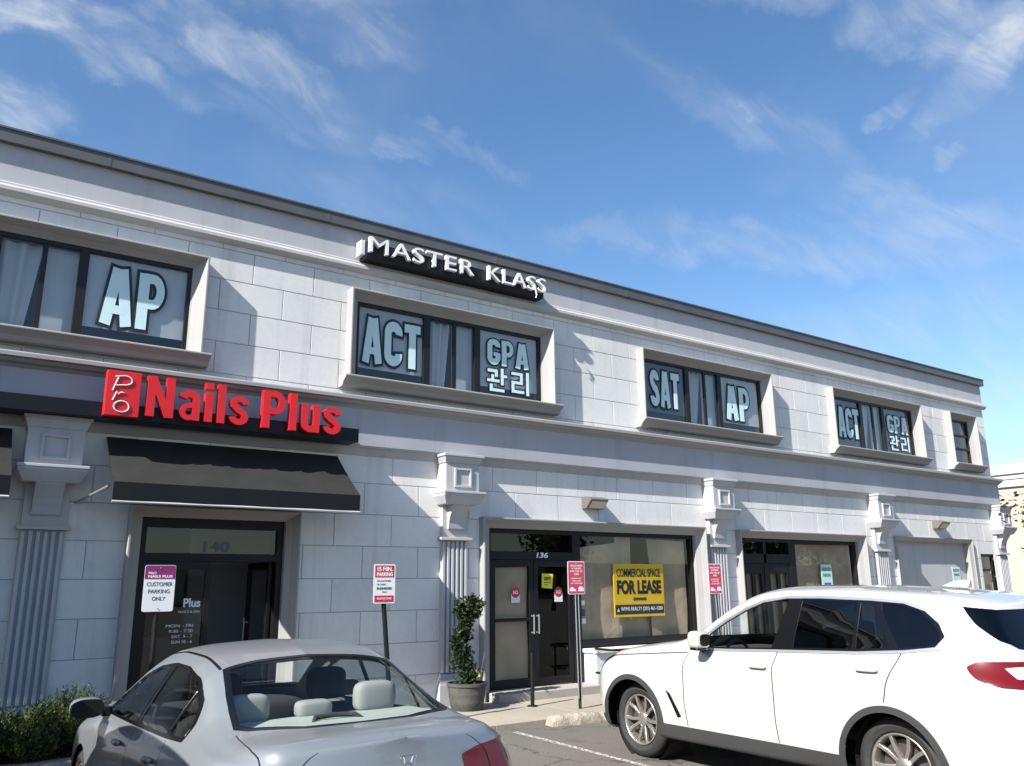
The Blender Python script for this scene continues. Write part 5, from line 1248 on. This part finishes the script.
def tree(name, label, loc, h, r, trunk_r, lm, leaf, seed, n_cl=26, per=130, group=None, base=0.35):
    rng = random.Random(seed); t = thing(name, label, 'tree', loc, group); x, y, z = loc
    tr = MB(); tr.tube([(x, y, z), (x+0.03*h, y, z+h*0.25), (x-0.01*h, y+0.02*h, z+h*0.55), (x+0.01*h, y, z+h*0.85)], [trunk_r, trunk_r*0.8, trunk_r*0.5, trunk_r*0.15], 10)
    cl = []
    for k in range(n_cl):
        a = rng.uniform(0, 2*math.pi); zz = rng.uniform(base, 0.97); rr = r*math.sin(math.pi*min(0.97, (zz-base)/(1.0-base)*0.86+0.12))**0.7*rng.uniform(0.35, 0.95)
        c = (x+rr*math.cos(a), y+rr*math.sin(a), z+h*zz); cl.append((*c, r*rng.uniform(0.20, 0.36)))
        z0 = z+h*max(0.22, zz-0.28)
        tr.tube([(x, y, z0), ((x+c[0])/2, (y+c[1])/2, (z0+c[2])/2+0.03*h), c], [trunk_r*0.35, trunk_r*0.22, trunk_r*0.06], 6)
    tr.build('trunk', M['bark'], t, smooth=True)
    leaves(blob_points(rng, cl, per, 0.05*r), leaf, rng).build('crown', lm, t, recalc=False)
    return t
def shrub(label, x, y, r, h, seed):
    rng = random.Random(seed); t = thing('shrub', label, 'shrub', (x, y, 0.03), 'low bushes by the nail salon wall'); m = MB(); st = MB()
    for k in range(420):
        a = rng.uniform(0, 2*math.pi); q = r*math.sqrt(rng.random()); bx, by = x+q*0.6*math.cos(a), y+q*0.6*math.sin(a)
        ln = h*(1.0-0.45*(q/r)**2)*rng.uniform(0.55, 1.08); tip = Vector((x+q*1.1*math.cos(a), y+q*1.1*math.sin(a), 0.03+ln)); b0 = Vector((bx, by, 0.05))
        if k % 4 == 0: st.tube([b0, (b0+tip)/2+Vector((0.01, 0, 0.02)), tip], [0.004, 0.003, 0.0015], 4)
        for j in range(26):
            f = 0.25+0.75*j/25; c = b0.lerp(tip, f); d = Vector((rng.gauss(0, 1), rng.gauss(0, 1), 1.2)).normalized(); s = d.cross(Vector((rng.gauss(0, 1), rng.gauss(0, 1), 0.2))).normalized(); k2 = rng.uniform(0.026, 0.048)
            m.add([c, c+d*k2*0.6+s*0.0075, c+d*k2*1.3, c+d*k2*0.6-s*0.0075], [(0, 1, 2, 3)])
    m.build('foliage', M['leaf_sprig'], t, recalc=False); st.build('stems', M['bark'], t)
shrub('low sprig bush at the foot of the first pilaster, in the left corner', 0.72, 10.55, 0.40, 0.62, 1)
shrub('low sprig bush against the wall, its top beside the sedan mirror', 1.60, 10.72, 0.42, 0.70, 2)
shrub('small bush in front of the first pilaster base, between the other two', 1.16, 10.42, 0.30, 0.52, 3)
def mulch():
    rng = random.Random(9); b = MB()
    b.grid(lambda u, v: (-9+10.9*u, 10.33+0.86*v, 0.02+0.05*math.sin(math.pi*v)+0.015*math.sin(u*230)*math.sin(v*9+u*60)), 160, 8)
    o = b.build('planting_bed', mat('mulch_soil', (0.045, 0.03, 0.022), 0.95, noise=(18, 0.4), bump=(60, 1.0, 0.02)), smooth=True); tag(o, kind='structure')
    c = MB()
    for _ in range(2600):
        x, y = rng.uniform(-0.6, 1.9), rng.uniform(10.30, 11.1); a = rng.uniform(0, 3.14); l, w = rng.uniform(0.015, 0.05), rng.uniform(0.004, 0.011); z = 0.055+0.05*math.sin(math.pi*min(1, max(0, (y-10.33)/0.86)))+rng.uniform(-0.01, 0.02)
        dx, dy = math.cos(a)*l, math.sin(a)*l; t = rng.uniform(-0.012, 0.012)
        c.add([(x-dx-dy*w/l, y-dy+dx*w/l, z-t), (x-dx+dy*w/l, y-dy-dx*w/l, z-t), (x+dx+dy*w/l, y+dy-dx*w/l, z+t), (x+dx-dy*w/l, y+dy+dx*w/l, z+t)], [(0, 1, 2, 3)])
    o = c.build('bark_chips', leaf_mat('bark_chip', (0.05, 0.030, 0.022), (0.22, 0.15, 0.11), 0.0), recalc=False); tag(o, kind='stuff')
mulch()
def planter():
    x, y = 6.62, 10.62
    t = thing('potted_shrub', 'tall leaning shrub in a round grey pot beside the second pilaster', 'potted plant', (x, y, 0.06))
    b = MB(); b.lathe([(0.001, 0.0), (0.21, 0.0), (0.225, 0.02), (0.245, 0.10), (0.248, 0.115), (0.245, 0.13), (0.262, 0.21), (0.265, 0.225), (0.262, 0.24), (0.275, 0.32), (0.29, 0.325), (0.292, 0.365), (0.272, 0.368), (0.262, 0.33)], c=(x, y, 0.06), seg=40)
    b.build('pot', mat('weathered_pot', (0.065, 0.064, 0.060), 0.85, noise=(4, 0.2, 30, 0.15), bump=(50, 0.3, 0.004)), t, smooth='auto')
    b = MB(); b.lathe([(0.001, 0.34), (0.263, 0.335)], c=(x, y, 0.06), seg=32); b.build('soil', mat('pot_soil', (0.02, 0.016, 0.012), 0.95), t, recalc=False)
    rng = random.Random(21); cl = []; st = MB()
    path = [(-0.02, 0.38, 0.15), (-0.03, 0.52, 0.18), (-0.05, 0.66, 0.17), (-0.08, 0.80, 0.14), (-0.10, 0.93, 0.13), (-0.10, 1.06, 0.12), (-0.07, 1.18, 0.12), (-0.03, 1.31, 0.13), (0.05, 1.42, 0.12), (0.13, 1.52, 0.10), (-0.12, 1.46, 0.08)]
    for dx, z, r in path:
        for _ in range(4): cl.append((x+dx+rng.uniform(-0.6, 0.6)*r, y+rng.uniform(-0.6, 0.6)*r, z+rng.uniform(-0.06, 0.06), r*0.62))
    for k in range(5): st.tube([(x+rng.uniform(-0.06, 0.06), y+rng.uniform(-0.06, 0.06), 0.38), (x-0.06+rng.uniform(-0.05, 0.05), y, 0.9), (x+0.06+rng.uniform(-0.14, 0.08), y+rng.uniform(-0.05, 0.05), 1.5)], [0.012, 0.009, 0.004], 6)
    st.build('stem', M['bark'], t, smooth=True)
    leaves(blob_points(rng, cl, 85, 0.025), 0.042, rng, 0.0, 1.5).build('foliage', M['leaf_dark'], t, recalc=False)
    b = MB()
    for cx, cz, s in ((x+0.02, 0.60, 0.05), (x+0.08, 0.54, 0.06), (x+0.04, 0.50, 0.04), (x+0.11, 0.60, 0.04)):
        q = [(cx+s*rng.uniform(-1, 1), y-0.20+0.02*rng.uniform(-1, 1), cz+s*rng.uniform(-1, 1)) for _ in range(5)]; b.add(q, [(0, 1, 2), (0, 2, 3), (0, 3, 4)])
    b.build('yellow_leaf', mat('yellow_leaf', (0.55, 0.50, 0.12), 0.6), t, recalc=False)
planter()

# ================================================================== things on the pavement
def post_sign(label, x, y, z0, z1, w, base, top_x, face, kind, group):
    """plate on a post: x of the plate, base = x of the post foot"""
    t = thing('parking_sign', label, 'sign', (base, y, 0.06), group)
    p = MB()
    if kind == 'channel':
        for dx in (-0.028, 0.012): p.box(-0, 0.001, 0, 0.001, 0, 0.001) if False else p.tube([(base+dx+0.008, y+0.02, 0.03), (top_x+dx+0.008, y+0.02, z0+0.3)], 0.009, 4)
        p.tube([(base, y+0.032, 0.03), (top_x, y+0.032, z0+0.3)], 0.022, 4)
    else: p.tube([(base, y+0.03, 0.03), (top_x, y+0.03, z0+0.12)], 0.030, 10)
    post = p.build('post', M['post'] if kind != 'channel' else M['green_post'], t)
    if kind == 'channel':
        for dx in (-0.030, 0.026): q = MB(); q.tube([(base+dx, y+0.006, 0.20), (top_x+dx, y+0.006, z0+0.02)], 0.009, 6); q.build('flange', M['galv'], post)
    r = 0.028
    pl = round_poly([(x-w/2, z0), (x+w/2, z0), (x+w/2, z1), (x-w/2, z1)], r); b = MB(); b.plate(pl, y-0.003, y); plate = b.build('plate', M['signwhite'], t)
    for k, (zz) in enumerate((z1-0.03, z0+0.03)):
        b = MB(); b.lathe([(0.001, -0.007), (0.007, -0.006), (0.008, -0.004)], c=(x, y-0.003, zz), axis='y', seg=10); b.build('bolt', M['galv'], plate)
    face(plate, x, y-0.0036, z0, z1, w)
    return t
M['green_post'] = mat('dark_green_post', (0.020, 0.028, 0.020), 0.5)
def face_salon(p, x, y, z0, z1, w):
    h = z1-z0; b = MB(); b.plate(round_poly([(x-w/2+0.004, z1-0.30*h), (x+w/2-0.004, z1-0.30*h), (x+w/2-0.004, z1-0.004), (x-w/2+0.004, z1-0.004)], [0, 0, 0.026, 0.026]), y-0.001, y); b.build('purple_panel', M['purple'], p)
    b = MB(); letter_box(b, 'PRO', (x-w*0.38, x-w*0.13, z1-0.20*h, z1-0.145*h), y-0.001, 0.001, 0.02); letter_box(b, 'NAILS PLUS', (x-w*0.38, x+w*0.40, z1-0.275*h, z1-0.215*h), y-0.001, 0.001, 0.035); b.build('white_lettering', M['white'], p, recalc=False)
    for k, (s, a, c) in enumerate((('CUSTOMER', -0.40, 0.42), ('PARKING', -0.34, 0.34), ('ONLY', -0.20, 0.22))): b = MB(); letter_box(b, s, (x+a*w, x+c*w, z1-(0.455+0.155*k)*h, z1-(0.37+0.155*k)*h), y, 0.001, 0.0); b.build('black_lettering', M['ink'], p, recalc=False)
def face_15(p, x, y, z0, z1, w):
    h = z1-z0
    for a, c, nm in ((0.66, 0.965, 'red_panel'), (0.035, 0.20, 'red_strip')):
        b = MB(); b.box(x-w*0.44, x+w*0.44, y-0.001, y, z0+a*h, z0+c*h); b.build(nm, M['signred'], p)
    b = MB(); letter_box(b, '15 MIN.', (x-w*0.34, x+w*0.36, z0+0.82*h, z0+0.93*h), y-0.001, 0.001, 0.04); letter_box(b, 'PARKING', (x-w*0.36, x+w*0.38, z0+0.69*h, z0+0.79*h), y-0.001, 0.001, 0.04); letter_box(b, 'VIOLATORS TOWED', (x-w*0.34, x+w*0.34, z0+0.10*h, z0+0.15*h), y-0.001, 0.001, 0.02); b.build('white_lettering', M['white'], p, recalc=False)
    b = MB(); letter_box(b, 'FOR CUSTOMERS', (x-w*0.34, x+w*0.30, z0+0.55*h, z0+0.59*h), y, 0.001, 0.0); letter_box(b, 'OF THESE', (x-w*0.34, x+w*0.05, z0+0.46*h, z0+0.50*h), y, 0.001, 0.0); letter_box(b, 'BUSINESSES', (x-w*0.34, x+w*0.34, z0+0.35*h, z0+0.41*h), y, 0.001, 0.03); letter_box(b, 'ONLY', (x-w*0.10, x+w*0.12, z0+0.27*h, z0+0.31*h), y, 0.001, 0.0); b.build('black_lettering', M['ink'], p, recalc=False)
def face_tow(p, x, y, z0, z1, w):
    h = z1-z0; b = MB(); b.plate(round_poly([(x-w/2+0.012, z0+0.012), (x+w/2-0.012, z0+0.012), (x+w/2-0.012, z1-0.012), (x-w/2+0.012, z1-0.012)], 0.02), y-0.001, y); b.build('red_face', M['signred2'], p)
    b = MB(); yy = y-0.001
    for s, a, c, lo, hi in (('VEHICLES PARKED', -0.36, 0.36, 0.84, 0.89), ('AT OWNERS', -0.28, 0.28, 0.755, 0.805), ('RISK WILL BE', -0.36, 0.36, 0.67, 0.72), ('TOWED', -0.14, 0.14, 0.575, 0.635)): letter_box(b, s, (x+a*w, x+c*w, z0+lo*h, z0+hi*h), yy, 0.001, 0.015)
    for k, (a, c) in enumerate(((-0.30, 0.30), (-0.26, 0.26), (-0.34, 0.34))): letter_box(b, ('24 HOURS A DAY', '7 DAYS A WEEK', 'CALL FOR RELEASE')[k], (x+a*w, x+c*w, z0+(0.46-0.075*k)*h, z0+(0.50-0.075*k)*h), yy, 0.001, 0.0)
    # towing pictogram: truck and car
    b.plate(round_poly([(x-w*0.40, z0+0.09*h), (x-w*0.04, z0+0.09*h), (x-w*0.06, z0+0.16*h), (x-w*0.16, z0+0.17*h), (x-w*0.22, z0+0.22*h), (x-w*0.34, z0+0.21*h), (x-w*0.40, z0+0.15*h)], 0.008), yy-0.001, yy)
    b.plate(round_poly([(x+w*0.08, z0+0.09*h), (x+w*0.42, z0+0.09*h), (x+w*0.42, z0+0.17*h), (x+w*0.34, z0+0.23*h), (x+w*0.20, z0+0.24*h), (x+w*0.12, z0+0.20*h)], 0.010), yy-0.001, yy)
    b.build('white_lettering', M['white'], p, recalc=False)
GS = 'parking signs on posts along the pavement'
post_sign('purple and white customer parking sign before the nail salon door', 2.125, 9.60, 1.53, 2.01, 0.315, 2.13, 2.125, face_salon, 'round', GS)
post_sign('red and white 15 MIN. PARKING sign on a black post', 4.82, 9.70, 1.56, 2.04, 0.30, 4.99, 4.82, face_15, 'round', GS)
post_sign('all-red towing sign standing before the lease shop door', 7.90, 9.67, 1.63, 2.10, 0.32, 7.93, 7.91, face_tow, 'channel', GS)
post_sign('all-red towing sign standing beside the third pilaster, over the white SUV', 10.87, 9.67, 1.60, 2.085, 0.32, 10.95, 10.89, face_tow, 'channel', GS)
def bollard():
    t = thing('bollard', 'thin black pipe post on the pavement before the papered door', 'bollard', (7.54, 10.30, 0.06))
    b = MB(); b.tube([(7.54, 10.30, 0.06), (7.545, 10.30, 0.80)], 0.028, 12); b.build('pipe', M['post'], t, smooth='auto')
    b = MB(); b.lathe([(0.001, 0.014), (0.075, 0.014), (0.08, 0.0)], c=(7.54, 10.30, 0.06), seg=20); b.build('foot_plate', M['post'], t, smooth='auto')
bollard()
def railing():
    t = thing('handrail', 'black two-rail handrail at the right of the lease shop doors', 'railing', (9.4, 10.5, 0.06))
    for z in (0.74, 0.37):
        b = MB(); b.tube([(9.27, 10.90, z), (9.27, 10.55, z), (9.30, 10.48, z), (9.40, 10.46, z), (11.4, 10.46, z)], 0.020, 8); b.build('rail', M['post'], t, smooth='auto')
    for x in (9.40, 11.4):
        b = MB(); b.tube([(x, 10.46, 0.06), (x, 10.46, 0.755)], 0.018, 8); b.build('upright', M['post'], t, smooth='auto')
railing()
def wheel_stop(label, x, y, rz, seed, ln=1.75):
    rng = random.Random(seed); nu, nv = 60, 16; vs = []
    sec = [(-0.10, 0.0), (-0.098, 0.03), (-0.085, 0.085), (-0.06, 0.118), (-0.02, 0.128), (0.02, 0.128), (0.06, 0.118), (0.085, 0.085), (0.098, 0.03), (0.10, 0.0)]
    b = MB(); n = len(sec); ph = [rng.uniform(0, 6) for _ in range(8)]
    for i in range(nu+1):
        u = i/nu*2-1
        for (a, z) in sec:
            w = 0.012*math.sin(u*19+ph[0]+a*20)+0.010*math.sin(u*41+ph[1]+z*40)+0.008*rng.uniform(-1, 1)
            chip = 1-0.35*max(0, math.sin(u*7+ph[2]))**8*(1 if a < 0 else 0.3)
            vs.append((u*ln/2*(1-0.03*(z/0.12)), (a*(1+w*4)), max(0.0, z*chip*(1+w*3)) if z > 0 else 0.0))
    fs = [(i*n+j, i*n+j+1, (i+1)*n+j+1, (i+1)*n+j) for i in range(nu) for j in range(n-1)]+[tuple(range(n)), tuple(range(nu*n+n-1, nu*n-1, -1))]
    c, s = math.cos(rz), math.sin(rz); b.add([(x+px*c-py*s, y+px*s+py*c, pz+0.001) for px, py, pz in vs], fs)
    o = b.build('wheel_stop', M['old_concrete'], smooth='auto', angle=50); tag(o, label, 'wheel stop')
M['old_concrete'] = mat('crumbling_concrete', (0.30, 0.265, 0.215), 0.95, noise=(5, 0.25, 40, 0.25), bump=(45, 1.0, 0.015))
wheel_stop('crumbling concrete wheel stop before the nose of the white SUV', 7.78, 8.96, math.radians(-9), 4)

# ================================================================== beyond the building
def neighbour():
    t = thing('brick_building', 'low cream brick building with white coping beyond the right end', 'building', (36.0, 19.0, 0))
    m = mat('cream_brick', (0.36, 0.305, 0.24), 0.9, bump=(40, 0.3, 0.005)); nt = m.node_tree; N = nt.nodes; L = nt.links
    br = N.new('ShaderNodeTexBrick'); br.inputs['Scale'].default_value = 1.0; br.inputs['Brick Width'].default_value = 0.60; br.inputs['Row Height'].default_value = 0.20; br.inputs['Mortar Size'].default_value = 0.012
    br.inputs['Color1'].default_value = (0.42, 0.365, 0.30, 1); br.inputs['Color2'].default_value = (0.40, 0.345, 0.28, 1); br.inputs['Mortar'].default_value = (0.36, 0.315, 0.26, 1)
    tc = N.new('ShaderNodeTexCoord'); sp = N.new('ShaderNodeSeparateXYZ'); cb = N.new('ShaderNodeCombineXYZ'); L.new(tc.outputs['Object'], sp.inputs[0])
    ad = N.new('ShaderNodeMath'); L.new(sp.outputs[0], ad.inputs[0]); L.new(sp.outputs[1], ad.inputs[1]); L.new(ad.outputs[0], cb.inputs[0]); L.new(sp.outputs[2], cb.inputs[1]); L.new(cb.outputs[0], br.inputs['Vector']); L.new(br.outputs[0], N['Principled BSDF'].inputs['Base Color'])
    b = MB(); b.box(36, 52, 10.5, 34, 0, 5.45); b.build('wall', m, t)
    b = MB(); b.box(35.88, 52.1, 10.4, 34.1, 5.45, 5.75); b.box(35.82, 52.2, 10.3, 34.2, 5.75, 5.95); b.box(35.72, 52.3, 10.2, 34.3, 5.95, 6.36); b.build('coping', mat('pale_coping', (0.55, 0.54, 0.52), 0.7, noise=(0.6, 0.08)), t, bevel=0.03)
    for y in (12.2, 22, 27):
        b = MB(); b.box(35.97, 36.1, y, y+1.6, 1.0, 2.6); w = b.build('window', M['black'], t); b = MB(); pane(b, 0, 1.4, 1.1, 2.5, 0) if False else b.add([(35.965, y+0.1, 1.1), (35.965, y+1.5, 1.1), (35.965, y+1.5, 2.5), (35.965, y+0.1, 2.5)], [(0, 3, 2, 1)]); b.build('pane', M['tint_glass'], w)
neighbour()
tree('street_tree', 'small tree with sparse russet leaves at the right edge of the photo', (21.75, 8.2, 0.0), 4.1, 1.7, 0.08, M['leaf_red'], 0.085, 31, 28, 85, None, 0.45)
# what stands across the lot, behind the camera, and shows in the glass
def across():
    t = thing('brick_building', 'long low tan building across the lot, behind the camera', 'building', (64.0, -60.0, 0))
    b = MB(); b.box(-2, 130, -72, -60, 0, 4.0); b.build('wall', mat('tan_wall', (0.36, 0.30, 0.24), 0.9, noise=(0.5, 0.1)), t)
    b = MB(); b.box(-2.2, 130.2, -72.2, -59.8, 4.0, 4.3); b.build('coping', M['trim'], t)
    for k in range(13):
        b = MB(); b.box(0.5+k*10, 5.0+k*10, -60.02, -59.9, 0.7, 2.8); b.build('window', M['black'], t)
    a = tree('shade_tree', 'broad green tree across the lot behind the camera, first in its row', (-14.0, -17.0, 0.0), 9.0, 3.4, 0.2, M['leaf'], 0.26, 41, 34, 150, 'trees across the lot')
    for k, (x, y, s) in enumerate(((21.0, -24.0, 0.45), (36.0, -24.0, 0.9), (52.0, -19, 1.0), (64.0, -21, 1.15))):
        c = copy_tree(a); c.location = (x, y, 0); c.scale = (s, s, s); c.rotation_euler.z = k*1.3
        tag(c, 'broad green tree across the lot behind the camera, %s in its row' % ('second', 'third', 'fourth', 'fifth')[k])
across()
tree('shade_tree', 'low dense green tree, unseen, added left of the building front to shade its left end', (-5.6, 7.2, 0.0), 6.0, 2.4, 0.16, M['leaf_dark'], 0.2, 77, 34, 150, None, 0.2)  # added tree, out of view, keeps sky light off the left end
